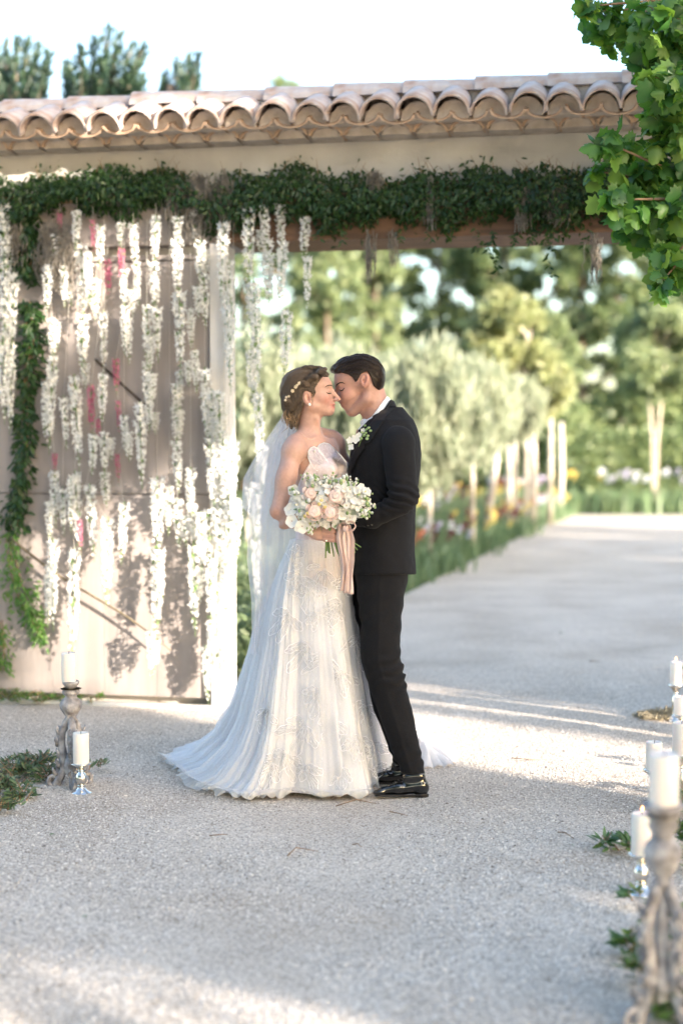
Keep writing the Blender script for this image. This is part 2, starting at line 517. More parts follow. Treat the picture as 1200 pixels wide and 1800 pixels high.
for i in range(ns):
    s = -3.3 + i * PITCHT
    j = lambda a: random.uniform(-a, a)
    # upper cover tile, arch up, rising to the ridge
    put(proto, s + j(.012), .295 + j(.012), 3.128 + j(.006), SL + j(.02), j(.05), j(.03), random.uniform(.96, 1.05))
    # channel tile below, arch down
    put(proto_t, s + PITCHT / 2 + j(.006), .285 + j(.01), 3.150 + j(.004), -SL, math.pi + j(.04), j(.02))
    # lower course of the eave: cover tiles bedded level in mortar
    put(proto_g, s + PITCHT * .35 + j(.006), .165 + j(.008), 3.085 + j(.003), R(2), j(.04), j(.02))
nr = 0
s = -3.4
while s < 3.3:
    o = copy_under(proto_r, gw, (s, .02 + random.uniform(-.01, .01), 3.298 + random.uniform(-.006, .006)), (R(1.8), 0, R(-90)), (1.25, 1, 1.0)) if nr else proto_r
    if not nr: o.location = (s, .0, 3.335); o.rotation_euler = (R(2.5), 0, R(-90)); o.scale = (1.25, 1, 1.0)
    s += .375; nr += 1
wbox('mortar_bed', -3.4, 3.3, -.3, .06, ZW + .002, 3.145, M_mortar, gw)
wbox('ridge_mortar', -3.4, 3.3, -.12, .07, 3.205, 3.31, M_mortar, gw)
wbox('eave_mortar', -3.4, 3.3, -.2, .215, 3.147, 3.192, M_mortar, gw)
mb = MB()
for i in range(ns):
    s = -3.3 + i * PITCHT
    y0 = -.245
    V = [(s - .085, y0, 3.125), (s + .085, y0, 3.125), (s + .074, y0, 3.175), (s + .04, y0, 3.212), (s, y0, 3.222), (s - .04, y0, 3.212), (s - .074, y0, 3.175)]
    V += [(a, .0, c) for a, _, c in V]
    mb.add(V, [(0, 1, 2, 3, 4, 5, 6)] + [(k, 7 + k, 7 + (k + 1) % 7, (k + 1) % 7) for k in range(7)])
for i in range(ns):       # mortar plugs between and inside the lower course
    s = -3.3 + i * PITCHT + PITCHT * .35
    V = [(s - .080, -.145, 3.08), (s + .080, -.145, 3.08), (s + .055, -.145, 3.115), (s, -.145, 3.130), (s - .055, -.145, 3.115)]
    V += [(a, .1, c) for a, _, c in V]
    mb.add(V, [(0, 1, 2, 3, 4), (9, 8, 7, 6, 5), (0, 5, 6, 1), (1, 6, 7, 2), (2, 7, 8, 3), (3, 8, 9, 4), (4, 9, 5, 0)])
    V = [(s + PITCHT / 2, -.15, 3.085), (s + PITCHT / 2 + .088, -.15, 3.146), (s + PITCHT / 2 - .088, -.15, 3.146)]
    V += [(a, .1, c) for a, _, c in V]
    mb.add(V, [(0, 1, 2), (5, 4, 3), (0, 3, 4, 1), (1, 4, 5, 2), (2, 5, 3, 0)])
tag(mb.build('mortar_plugs', M_mortar, gw, smooth=False, world=False), kind='stuff')

# painted plank gate leaf standing in front of the wall, left of the pillar
gate = thing('plank_gate', 'open mauve-grey plank gate behind the hanging flowers, left of the white pillar', 'gate', WO, -WA)
s = sP - .012
k = 0
while s > -4.2:
    w = .31
    z1 = 2.50
    for (za, zb) in ((.05, px_to_wall(200, 868)[1] - .003), (px_to_wall(200, 868)[1] + .003, px_to_wall(200, 461)[1] - .004), (px_to_wall(200, 461)[1] + .004, z1)):
        mb = MB(); mb.box(s - w + .002, s, -.02 - random.uniform(0, .0015), .05, za, zb)
        o = mb.build('plank', M_paintwood, gate, smooth=False, world=False)
    s -= w; k += 1
a = px_to_wall(170, 632); b_ = px_to_wall(262, 716)
mb = MB(); mb.tube([wp(a[0], .028, a[1]), wp(b_[0], .028, b_[1])], .006, 6)
mb.build('diagonal_joint', M_joint, gate)  # thin dark rod standing in for the gate's diagonal joint line

# ================================================================== TREES WHOSE SHADE FALLS ON THE COURT (right of and behind the camera)
U = np.array([math.cos(SUN_AZ), math.sin(SUN_AZ), 0])
Sv = np.array(SUN); Vv_ = np.cross(Sv, U); Vv_ = Vv_ if Vv_[2] > 0 else -Vv_
M_leaf_shade = leafmat('shade_tree_leaf', [(.03, .075, .014), (.05, .105, .02), (.07, .13, .03)])
M_bark = pmat('brown_bark', (.10, .075, .055), (.17, .13, .10), rough=.9, scale=8, bump=1, bscale=30, stretch=(3, 3, .5))
def sun_gap(p):
    "leaves cut from the unseen crowns to shape sun patches: u along, v up"
    u = p @ U; v = p @ Vv_
    n = vnoise(np.stack([u, v, 0 * u], -1), 1.6) * .22 + vnoise(np.stack([u, v, 0 * u + 5], -1), 5.5) * .12
    g = (u > np.where(v > 1.35, 5.08, 5.30) + n * .3) & (u < 7.12 + n * .35) & (v < 2.52 + (u - 5.2) * .5 + n * 1.6)
    g &= ~((u > 6.34) & (u < 6.46) & (v < 1.6))
    g &= ~((u > 6.98) & (u < 7.02) & (v < 1.6))
    g |= (u < 2.3 + n * .15) & (v < 1.1)
    hf = vnoise(np.stack([u, v, 0 * u + 33], -1), 9.0)
    g |= (u < 5.25) & (v < .76) & (hf > .05)
    g |= (u > 4.95) & (u < 6.2) & (v > 2.9) & (v < 4.6) & (vnoise(np.stack([u * .8, v * 1.6, 0 * u + 41], -1), 3.0) > .36)
    hf = vnoise(np.stack([u, v, 0 * u + 33], -1), 9.0)
    g |= (u > 3.95 + n * .3) & (u < 4.25 + n * .6) & (v < .8) & (n > -.08) & (hf > -.15)
    h = vnoise(np.stack([u, v, 0 * u + 17], -1), 3.3)
    g |= (h > .52) & (u > 4.9) & (u < 8.5) & (v > 4.2)
    h2 = (u - 5.42) ** 2 / .42 ** 2 + (v - 4.36) ** 2 / .22 ** 2
    g |= h2 + n * 2 < 1
    h2 = (u - 5.36) ** 2 / .40 ** 2 + (v - 3.64) ** 2 / .28 ** 2
    g |= h2 + n * 1.6 < 1
    h2 = (u - 5.60) ** 2 / .22 ** 2 + (v - 3.02) ** 2 / .16 ** 2
    g |= h2 + n * 1.6 < 1
    st = np.abs(((u * .9 + n * 3) % 3.4) - 1.7)
    g |= (u > 16) & (st < .16) & (v < 4)
    g |= (u > 8.2) & (v > .176 * u + .30 + n)
    return g
def shade_tree(u, L, h, rad, nl, seed, size=.19, low=1.0, label='', name='shade_tree', cat='tree'):
    base = np.array(SUN); base = np.array([base[0], base[1], 0]); base /= np.linalg.norm(base)
    c = U * u + base * L
    t = thing(name, label, cat, (c[0], c[1], 0), 0, 'trees and hedges beside the court, out of view')
    q = rng.normal(size=(nl, 3)); q /= np.linalg.norm(q, axis=1, keepdims=True)
    rr = rng.uniform(0, 1, nl) ** .38
    q = q * rr[:, None] * np.array([rad, rad, (h - low) / 2]) + np.array([c[0], c[1], (h + low) / 2])
    q += .5 * np.stack([vnoise(q + k * 7, .9) for k in range(3)], -1)
    q = q[q[:, 2] > low * .8]
    q = q[~sun_gap(q)]
    V, F, r_ = leafcloud(q, size, LANCE, .62)
    o = mesh('foliage', V, F, M_leaf_shade, t, smooth=False, attrs={'rnd': r_}); o['kind'] = 'stuff'
    mb = MB()
    mb.tube([(c[0], c[1], -.05), (c[0] + .08, c[1], h * .3), (c[0] - .05, c[1] + .1, h * .62), (c[0], c[1], h * .9)], [.14, .11, .08, .02], 8)
    for k in range(6):
        a = rng.uniform(0, 6.28); z0 = h * rng.uniform(.35, .6)
        mb.tube([(c[0], c[1], z0), (c[0] + math.cos(a) * rad * .4, c[1] + math.sin(a) * rad * .4, z0 + .7), (c[0] + math.cos(a) * rad * .8, c[1] + math.sin(a) * rad * .8, z0 + 1.3)], [.06, .04, .01], 6)
    mb.build('trunk', M_bark, t)
    return t
sh = [(0.6, 12.5, 9.5, 2.3, 12000, 1.2), (3.1, 12, 9.2, 2.2, 20000, .9), (4.7, 14.5, 10, 2.1, 26000, 1.3), (6.4, 13.2, 10, 1.9, 26000, 4.0), (8.8, 13, 10, 2.2, 16000, .4),
      (11.6, 13, 9.5, 2.4, 12000, .4), (14.6, 13, 9, 2.5, 12000, .4), (17.8, 13.5, 9, 2.5, 11000, .4), (21, 14, 8.5, 2.5, 11000, .4)]
nm = ['second', 'third', 'fourth', 'fifth', 'sixth', 'seventh', 'eighth', 'ninth']
for i, a in enumerate(sh):
    shade_tree(a[0], a[1], a[2], a[3], a[4], i, low=a[5], label='broad green tree right of the court, ' + ('nearest the camera side' if i == 0 else nm[i - 1] + ' tree away from the camera side'))
for i, (x, y, h, r) in enumerate([(-4.5, -7.5, 11, 3.0), (-9, -4.5, 11, 3.2), (-1.0, -10.5, 12, 3.2), (-13.5, -1, 10, 3.0), (3.5, -13.5, 12, 3.0)]):  # unseen trees added to cut skylight on the wall and the couple
    t = thing('shade_tree', 'added unseen green tree behind and left of the camera, ' + ['nearest one', 'second to the left', 'straight behind', 'farthest left', 'right of straight behind'][i], 'tree', (x, y, 0), 0, 'trees and hedges beside the court, out of view')
    nl = 7000; q = rng.normal(size=(nl, 3)); q /= np.linalg.norm(q, axis=1, keepdims=True)
    q = q * (rng.uniform(0, 1, nl) ** .38)[:, None] * np.array([r, r, h * .46]) + np.array([x, y, h * .54]); q = q[~sun_gap(q)]
    V, F, r_ = leafcloud(q, .26, LANCE, .62)
    mesh('foliage', V, F, M_leaf_shade, t, smooth=False, attrs={'rnd': r_})['kind'] = 'stuff'
    mb = MB(); mb.tube([(x, y, -.05), (x + .1, y, h * .3), (x, y, h * .85)], [.18, .14, .03], 8); mb.build('trunk', M_bark, t)
def shade_hedge(u0, u1, L, h, n, label):  # unseen hedge added as a sun blocker for court and path
    base = np.array([SUN.x, SUN.y, 0]); base /= np.linalg.norm(base)
    uu = rng.uniform(u0, u1, n); tt = rng.uniform(-.5, .5, n); z = rng.uniform(0, h, n) ** 1.0
    q = U[None] * uu[:, None] + base[None] * (L + tt)[:, None] + np.array([0, 0, 1.0]) * z[:, None]
    q = q[~sun_gap(q)]
    V, F, r_ = leafcloud(q, .17, LANCE, .6)
    o = mesh('blocker_hedge', V, F, M_leaf_shade, None, smooth=False, attrs={'rnd': r_})
    tag(o, label, 'hedge')
shade_hedge(-1.5, 5.4, 12.3, 4.9, 16000, 'added unseen hedge shading the court, right of and behind the camera')
shade_hedge(6.95, 23, 13.2, 4.6, 38000, 'long unseen hedge added to shade the path, right of the court')
# ================================================================== BACKGROUND PLANTING BEYOND THE GATE
M_fir = leafmat('dark_conifer_leaf', [(.075, .115, .055), (.11, .16, .075), (.15, .20, .095), (.20, .245, .115)], trans=.3)
M_yel = leafmat('yellow_green_leaf', [(.19, .225, .10), (.245, .27, .14), (.31, .325, .18)], trans=.4)
M_mid = leafmat('fresh_green_leaf', [(.12, .165, .085), (.165, .215, .11), (.22, .26, .145)], trans=.35)
M_silv = leafmat('silver_olive_leaf', [(.19, .23, .15), (.27, .30, .21), (.37, .385, .285)], trans=.33, rough=.6)
M_olive = leafmat('grey_green_leaf', [(.10, .14, .09), (.15, .19, .12), (.20, .235, .16)], trans=.25, rough=.5)
M_palebark = pmat('whitewashed_bark', (.42, .36, .30), (.60, .54, .46), rough=.9, scale=10, bump=.5, bscale=50)
def clump_points(centers, rads, per):
    k = len(centers)
    q = rng.normal(size=(k, per, 3)); q /= np.linalg.norm(q, axis=2, keepdims=True)
    q *= (rng.uniform(0, 1, (k, per, 1)) ** .45)
    return (np.asarray(centers)[:, None, :] + q * np.asarray(rads).reshape(k, 1, -1)).reshape(-1, 3)
def tree(name, label, base, h, rad, low, mat, nclump=26, per=170, leaf=.22, cr=.28, trunk_r=.12, bark=None, shape='round', group=None, cat='tree', tilt=(0, 0), trunks=1, asp=.5, wisp=False):
    t = thing(name, label, cat, tuple(base), 0, group)
    bx, by = base[0], base[1]
    z = rng.uniform(0, 1, nclump)
    a = rng.uniform(0, 6.28, nclump)
    if shape == 'cone': prof = (1 - z) ** .8
    elif shape == 'flame': prof = np.sin(np.pi * (z * .9 + .08)) ** .7 * (1 - .35 * z)
    else: prof = np.sqrt(np.clip(1 - (2 * z - 1) ** 2, .08, 1))
    r = rad * prof * rng.uniform(.35, 1, nclump)
    c = np.stack([bx + r * np.cos(a) + tilt[0] * z, by + r * np.sin(a) + tilt[1] * z, low + (h - low) * z], -1)
    rr = np.stack([rad * cr * rng.uniform(.7, 1.3, nclump)] * 2 + [rad * cr * .75 * rng.uniform(.7, 1.2, nclump)], -1)
    q = clump_points(c, rr, per)
    if wisp: q[:, 2] += rng.normal(size=len(q)) * rad * .16
    V, F, r_ = leafcloud(q, leaf, RHOMB, asp, dir_frames(np.stack([rng.normal(size=len(q)) * .35, rng.normal(size=len(q)) * .35, np.ones(len(q))], -1), .15) if wisp else None)
    o = mesh('crown', V, F, mat, t, smooth=False, attrs={'rnd': r_}); o['kind'] = 'stuff'
    mb = MB()
    for k in range(trunks):
        ox = (k - (trunks - 1) / 2) * trunk_r * 3.2
        sp = (k - (trunks - 1) / 2) * rad * .5
        mb.tube([(bx + ox * .3, by, -.03), (bx + ox, by, low * .6), (bx + ox + sp * .5, by, low + (h - low) * .25), (bx + sp, by, low + (h - low) * .8)], [trunk_r, trunk_r * .85, trunk_r * .55, trunk_r * .12], 8)
    for i in rng.choice(nclump, min(9, nclump), replace=False):
        zz = max(low * .8, c[i, 2] - rad * .5)
        mb.tube([(bx, by, zz), tuple((np.array([bx, by, zz]) + c[i]) / 2 + np.array([0, 0, .05])), tuple(c[i])], [trunk_r * .4, trunk_r * .25, trunk_r * .06], 5)
    mb.build('trunk', bark or M_bark, t)
    return t
# (px of trunk, depth, px of crown top, px half width, material, shape, look)
far = [(430, 46, 300, 95, M_mid, 'round'), (520, 52, 250, 100, M_fir, 'round'), (575, 44, 455, 70, M_mid, 'flame'), (610, 55, 330, 100, M_mid, 'round'),
       (660, 50, 480, 70, M_mid, 'flame'), (705, 60, 300, 90, M_fir, 'cone'), (770, 54, 395, 85, M_fir, 'round'), (830, 60, 350, 90, M_mid, 'round'), (885, 52, 400, 80, M_fir, 'round'),
       (950, 58, 380, 90, M_fir, 'round'), (1020, 50, 430, 85, M_fir, 'flame'), (1085, 56, 350, 95, M_mid, 'round'), (1150, 48, 400, 95, M_fir, 'round'), (1230, 52, 330, 110, M_mid, 'round'),
       (1300, 50, 330, 110, M_fir, 'round'), (340, 50, 300, 110, M_fir, 'round'), (250, 50, 330, 110, M_mid, 'round')]
ordn = ['first', 'second', 'third', 'fourth', 'fifth', 'sixth', 'seventh', 'eighth', 'ninth', 'tenth', 'eleventh', 'twelfth', 'thirteenth', 'fourteenth', 'fifteenth']
vis = sorted(f[0] for f in far)
for f in far:
    px, Y, pt, hw, m, shp = f
    b0 = P(px, 850, Y); top = P(px, pt, Y).z
    pt -= 110
    top = P(px, pt, Y).z
    o = tree('forest_tree', ('dark' if m is M_fir else 'lighter green') + ' tall tree in the wood beyond the garden, ' + (ordn[vis.index(px) - 2] + ' from the left' if vis.index(px) > 1 else ('leftmost, behind the gate wall' if px < 300 else 'second from left, behind the gate wall')),
             (b0.x, Y, 0), top, hw * Y / FPX * 1.15, 1.2, m, 95, 80, .27 * Y / 50, .165, .2, shape=shp, group='tall trees in the wood beyond the garden')
# understorey of the wood: a dense dark mass nobody could count
n = 30000
x = rng.uniform(-14, 19, n); z = rng.uniform(0, 1, n) ** .9 * (3.6 + .9 * vnoise(np.stack([x, 0 * x, 0 * x], -1), .5)); y = 47 + rng.uniform(-1.2, 1.2, n) + .8 * vnoise(np.stack([x, z, 0 * x], -1), .7)
V, F, r_ = leafcloud(np.stack([x, y, z], -1), .28, RHOMB, .55)
tag(mesh('wood_undergrowth', V, F, M_fir, None, smooth=False, attrs={'rnd': r_}), 'dense dark green undergrowth along the foot of the wood', 'undergrowth', kind='stuff')

# pale silvery shrubs, a long bank of them
sil = [(435, 17, 625, 80, 850), (520, 19, 655, 75, 850), (600, 20, 640, 80, 860), (685, 19, 660, 70, 860), (755, 17.5, 632, 74, 850), (830, 19.5, 662, 64, 800), (905, 23, 690, 44, 765), (632, 16.3, 685, 58, 880)]
for i, (px, Y, pt, hw, pb) in enumerate(sil):
    b0 = P(px, 840, Y); top = P(px, pt, Y).z; low = max(.25, P(px, pb, Y).z)
    tree('silver_shrub', 'pale silvery feathery shrub beyond the gate, ' + ['leftmost beside the white pillar', 'second from the left', 'behind the heads of the couple', 'right behind the groom’s head', 'fifth from the left', 'sixth, beside the yellow-green tree', 'smallest, at the right end', 'low one seen between the two faces'][i].replace('’', "'"),
         (b0.x, Y, 0), top, hw * Y / FPX * 1.25, low, M_silv, 150, 80, .17, .22, .04, M_palebark, 'round', 'silvery shrubs beyond the gate', 'shrub', asp=.16, wisp=True)
# young yellow-green trees with pale trunks
tree('young_tree', 'tall yellow-green young tree with a pale trunk behind the silvery shrubs', (P(925, 850, 24).x, 24, 0), P(900, 515, 24).z, 1.0, P(900, 735, 27).z, M_yel, 70, 190, .15, .22, .05, M_palebark, 'flame', 'young trees on the lawn', tilt=(-.35, 0))
tree('young_tree', 'small light green young tree at the edge of the lawn', (P(967, 850, 26).x, 26, 0), P(980, 560, 26).z, .62, P(960, 745, 26).z, M_mid, 30, 170, .13, .3, .05, M_palebark, 'flame', 'young trees on the lawn')
tree('young_tree', 'forked slender tree with pale trunks on the right of the lawn', (P(1150, 850, 33).x, 33, 0), P(1150, 540, 33).z, 1.15, P(1150, 690, 33).z, M_mid, 44, 180, .17, .27, .036, M_palebark, 'round', 'young trees on the lawn', trunks=2)
# wrapped pale stems (tree guards)
for i, (px, Y, pt, w, lab) in enumerate([(852, 22, 765, 7, 'leaning pale tree stem under the silvery shrubs, leftmost'), (893, 24, 768, 6, 'short pale post between the shrubs and the young trees'), (936, 25, 762, 7, 'pale stake standing against the yellow-green tree'), (985, 30, 742, 5, 'thin grey stem right of the young trees')]):
    b0 = P(px, 850, Y); r = w * Y / FPX
    mb = MB(); zt = P(px, pt, Y).z
    mb.tube([(b0.x, Y, -.03), (b0.x + (.12 if i == 0 else .02), Y, zt * .5), (b0.x + (.22 if i == 0 else 0), Y, zt)], [r, r * .9, r * .75], 9)
    tag(mb.build('pale_stem', M_palebark), lab, 'tree stem', 'pale stems on the lawn')
# row of clipped low hedge at the right behind the lawn
n = 9000
x = rng.uniform(7, 16, n); z = rng.uniform(0, 1.9, n); y = 42 + rng.uniform(-.4, .4, n)
V, F, r_ = leafcloud(np.stack([x, y, z], -1), .2, RHOMB, .5)
tag(mesh('garden_hedge', V, F, M_fir, None, smooth=False, attrs={'rnd': r_}), 'green hedge closing the lawn on the right, before the wood', 'hedge')

# flower border: blade leaved clumps (irises) along the path
M_blade = leafmat('iris_blade', [(.09, .155, .08), (.13, .195, .105), (.18, .24, .135)], trans=.35)
M_pet = {k: pmat('petal_' + k, a, b, rough=.6, scale=30, trans=.35) for k, a, b in (
    ('white', (.80, .80, .80), (.70, .72, .76)), ('yellow', (.75, .55, .10), (.80, .66, .25)), ('burgundy', (.12, .012, .03), (.22, .03, .06)),
    ('lilac', (.50, .46, .62), (.62, .58, .72)), ('pink', (.50, .13, .23), (.60, .26, .34)), ('rust', (.45, .12, .06), (.5, .2, .1)), ('blush', (.80, .60, .53), (.84, .70, .64)))}
def blades(n, hh, spread, w=.035):
    "sword leaves, each a bent strip"
    a = rng.uniform(0, 6.28, n); lean = rng.uniform(.05, .45, n); h = hh * rng.uniform(.6, 1.1, n)
    ox = rng.normal(size=n) * spread; oy = rng.normal(size=n) * spread
    V = []
    for k, (t, ww) in enumerate(((0, .7), (.4, 1), (.75, .8), (1, .05))):
        cx = ox + np.cos(a) * lean * h * t ** 1.8; cy = oy + np.sin(a) * lean * h * t ** 1.8; cz = h * t * (1 - .12 * t)
        fx = -np.sin(a + .6) * w * ww * .5; fy = np.cos(a + .6) * w * ww * .5
        V.append(np.stack([cx - fx, cy - fy, cz], -1)); V.append(np.stack([cx + fx, cy + fy, cz], -1))
    V = np.stack(V, 1); F = np.array([(0, 1, 3, 2), (2, 3, 5, 4), (4, 5, 7, 6)])
    return V.reshape(-1, 3), (F[None] + (np.arange(n) * 8)[:, None, None]).reshape(-1, 4), np.repeat(rng.uniform(0, 1, n), 8)
def iris_bloom(c, r):
    "three falls and three standards -> V,F"
    V = []; F = []
    for k in range(6):
        a = k * math.pi / 3 + random.uniform(-.2, .2); up = 1 if k % 2 else -.7
        d = np.array([math.cos(a), math.sin(a), 0]); s = np.array([-math.sin(a), math.cos(a), 0]); z = np.array([0, 0, 1.])
        p = [c, c + d * r * .55 + s * r * .38 + z * up * r * .5, c + d * r * (.55 if k % 2 else 1.0) + z * up * r * 1.0, c + d * r * .55 - s * r * .38 + z * up * r * .5]
        n = len(V); V += p; F.append((n, n + 1, n + 2, n + 3))
    return V, F
def iris_clump(x, y, colour, nfl, hh, label, group, sc=1.0):
    t = thing('iris_clump', label, 'iris', (x, y, 0), 0, group)
    V, F, r_ = blades(46, hh * .78, .13 * sc, .035 * sc)
    o = mesh('blades', V + np.array([x, y, -.01]), F, M_blade, t, attrs={'rnd': r_}, smooth=False); o['kind'] = 'stuff'
    for k in range(nfl):
        c = np.array([x + rng.normal() * .16 * sc, y + rng.normal() * .12 * sc, hh * rng.uniform(.85, 1.15)])
        mb = MB(); V, F = iris_bloom(c, .055 * sc * random.uniform(.9, 1.3)); mb.mi = 0; mb.add(V, F)
        mb.mi = 1; mb.tube([(c[0] * .7 + x * .3, c[1] * .7 + y * .3, 0), (c[0], c[1], c[2] - .01)], .006, 4, caps=False)
        mb.build('bloom', [M_pet[colour], M_blade], t, smooth=False)
    return t
def nth(n): return str(n) + ('th' if 10 < n % 100 < 14 else {1: 'st', 2: 'nd', 3: 'rd'}.get(n % 10, 'th'))
gi = 'irises bordering the far gravel path'
cols = ['burgundy', 'white', 'rust', 'burgundy', 'yellow', 'yellow', 'white', 'burgundy', 'rust', 'yellow', 'burgundy', 'yellow', 'lilac']
k = 0
for i in range(26):
    Y = 12.2 + i * .72
    for row in range(2):
        x = path_edge(Y) - .18 - row * .55 + rng.normal() * .08
        col = cols[(i * 2 + row * 5) % len(cols)]
        nf = 0 if Y < 14.5 else (4 + (i % 3)) if row == 0 or i % 2 else 6
        k += 1
        iris_clump(x, Y + rng.normal() * .15, col, nf, .46 if row == 0 else .74,
                   ('flowerless green clump' if nf == 0 else col + ' iris clump') + ', ' + nth(i + 1) + ' from the gate in the ' + ('front' if row == 0 else 'back') + ' row of the path border', gi, 1.15)
for i in range(24):
    x = path_edge(30) + .1 + i * .42; col = ['white', 'lilac', 'white', 'lilac', 'white'][i % 5]
    iris_clump(x, 30.5 + rng.normal() * .2, 'yellow' if i < 2 else col, 4 if i % 3 else 7, .80, ('yellow' if i < 2 else col) + ' iris clump, ' + nth(i + 1) + ' from the left across the far end of the gravel path', 'irises across the far end of the path', 1.3)
# loose border planting behind the irises
n = 16000
Y = rng.uniform(10.5, 31, n); x = path_edge(Y) - .75 - rng.uniform(0, 1, n) ** 1.3 * 2.6; z = rng.uniform(0, 1, n) * (.32 + .3 * (vnoise(np.stack([x, Y, 0 * x], -1), 1.0) + .3)).clip(.06, 1)
V, F, r_ = leafcloud(np.stack([x, Y, z], -1), .10, RHOMB, .4)
tag(mesh('border_foliage', V, F, M_mid, None, smooth=False, attrs={'rnd': r_}), 'mixed low green planting filling the border left of the path', 'ground cover', kind='stuff')
n = 9000
Y = rng.uniform(8.7, 13, n); x = rng.uniform(-1.5, -.2, n); z = rng.uniform(0, 1, n) * (.22 + .4 * vnoise(np.stack([x, Y, 0 * x], -1), 1.3)).clip(.05, .8)
V, F, r_ = leafcloud(np.stack([x, Y, z], -1), .09, LANCE, .35)
tag(mesh('pillar_planting', V, F, M_mid, None, smooth=False, attrs={'rnd': r_}), 'leafy green planting behind the white pillar', 'ground cover', kind='stuff')

# trees behind the wall, seen over the ridge on the left
M_cyp = leafmat('blue_green_conifer', [(.018, .042, .028), (.03, .062, .038), (.05, .085, .045)], trans=.15)
def feather_tree(label, px, Y, tips):
    b0 = P(px, 800, Y)
    t = thing('conifer', label, 'tree', (b0.x, Y, 0), 0, 'dark conifers rising behind the roof')
    mb = MB(); pts = []; dirs = []
    ztop = P(px, 150, Y).z
    mb.tube([(b0.x, Y, -.05), (b0.x, Y, ztop * .6), (b0.x, Y, ztop)], [.14, .10, .05], 8)
    for tx, ty in tips:
        e = np.array(P(tx, ty, Y + random.uniform(-.5, .5))); s0 = np.array([b0.x, Y, ztop - .5]) + np.array([(e[0] - b0.x) * .25, 0, 0])
        m_ = (s0 + e) / 2 + np.array([0, 0, -.12])
        mb.tube([tuple(s0), tuple(m_), tuple(e)], [.035, .02, .004], 5)
        for k in range(44):
            w = (k + 1) / 44
            c = s0 * (1 - w) ** 2 + 2 * m_ * w * (1 - w) + e * w * w
            d = (e - m_) / np.linalg.norm(e - m_)
            for q in range(11):
                pts.append(c + rng.normal(size=3) * .06 * (1.3 - w)); dirs.append(d + np.array([.3, 0, .3]) + rng.normal(size=3) * .5)
    pts = np.array(pts); V, F, r_ = leafcloud(pts, .075, LANCE, .22, dir_frames(np.array(dirs), .15))
    V2, F2, r2 = leafcloud(clump_points([(b0.x, Y, ztop - 1.3), (b0.x, Y, ztop - 2.4)], [[.7, .7, .6], [1, 1, 1.2]], 900), .12, LANCE, .25)
    V, F, r_ = joincl([(V, F, r_), (V2, F2, r2)])
    o = mesh('crown', V, F, M_cyp, t, smooth=False, attrs={'rnd': r_}); o['kind'] = 'stuff'
    mb.build('trunk', M_bark, t)
feather_tree('dark conifer rising behind the roof at the left edge', 30, 13, [(-10, 92), (10, 78), (30, 72), (48, 75), (66, 82), (84, 95), (-30, 110), (60, 115), (20, 105), (80, 130), (0, 130)])
feather_tree('wind-bent conifer behind the roof, second from the left', 150, 12.5, [(120, 115), (140, 92), (165, 72), (190, 55), (210, 62), (232, 80), (250, 84), (205, 95), (240, 112), (250, 138), (225, 135), (180, 110), (150, 130), (115, 132), (245, 155)])
feather_tree('small conifer top peeping over the roof beside the larger ones', 305, 14, [(290, 130), (310, 112), (330, 105), (346, 100), (338, 128), (322, 138), (285, 148), (345, 150)])

# ================================================================== MAPLE reaching in at the upper right
M_maple = leafmat('maple_leaf', [(.035, .11, .03), (.055, .15, .032), (.085, .20, .04), (.17, .28, .06)], rough=.42, trans=.42, spec=.45)
M_twig = pmat('reddish_twig', (.20, .12, .07), (.28, .18, .10), rough=.7, scale=30)
mt = thing('maple_tree', 'broad-leaved maple reaching over the roof from the upper right', 'tree', (2.75, 6.4, 0))
mb = MB()
trk = Vector((2.75, 6.4, 0))
mb.tube([trk + Vector((0, 0, -.05)), trk + Vector((.03, 0, 1.4)), trk + Vector((-.02, .05, 2.6)), trk + Vector((-.05, .0, 4.4))], [.13, .11, .09, .04], 10)
mb.build('trunk', M_bark, mt)
# clump outlines traced as (px,py,radius px, depth)
mcl = [(1050, 35, 42), (1095, 55, 55), (1150, 30, 60), (1180, 90, 55), (1120, 100, 45), (1165, 150, 55), (1195, 190, 50), (1150, 195, 38), (1185, 240, 45), (1150, 255, 32),
       (1055, 250, 34), (1095, 262, 34), (1085, 310, 40), (1130, 300, 45), (1175, 320, 50), (1070, 350, 34), (1115, 370, 45), (1165, 385, 48), (1195, 420, 45), (1130, 418, 42), (1165, 455, 38), (1185, 480, 32), (1150, 495, 22), (1200, 40, 60), (1220, 300, 50), (1215, 130, 60), (1210, 380, 50),
       (1060, 20, 30), (1020, 10, 22), (1140, 345, 40), (1180, 350, 40), (1100, 400, 36), (1040, 300, 20)]
lp = []; brm = MB()
hub = [Vector(P(1290, 200, 6.5)), Vector(P(1290, 380, 6.4)), Vector(P(1280, 20, 6.5))]
for px, py, r in mcl:
    Y = 6.35 + random.uniform(-.22, .3); px += 12; r *= .84
    c = np.array(P(px, py, Y)); rr = r * Y / FPX
    nn = int(38 * (r / 40) ** 2) + 8
    q = rng.normal(size=(nn, 3)); q /= np.linalg.norm(q, axis=1, keepdims=True); q *= rng.uniform(.25, 1, (nn, 1)) ** .5 * rr * .92
    lp.append(c + q)
    h = min(hub, key=lambda v: (v - Vector(c)).length)
    m_ = (h + Vector(c)) / 2 + Vector((0, 0, .04))
    brm.tube([h, m_, Vector(c)], [.016, .009, .003], 5)
    for k in range(5):
        brm.tube([Vector(c), Vector(c + q[k] * .5) + Vector((0, 0, .01)), Vector(c + q[k])], [.0035, .002, .001], 4, caps=False)
for h in hub: brm.tube([trk + Vector((0, 0, h.z - .5)), (trk + Vector((0, 0, h.z - .3)) + h) / 2, h], [.05, .035, .018], 6)
lp = np.concatenate(lp)
brm.build('branch', M_twig, mt)
S, FF = MAPLE
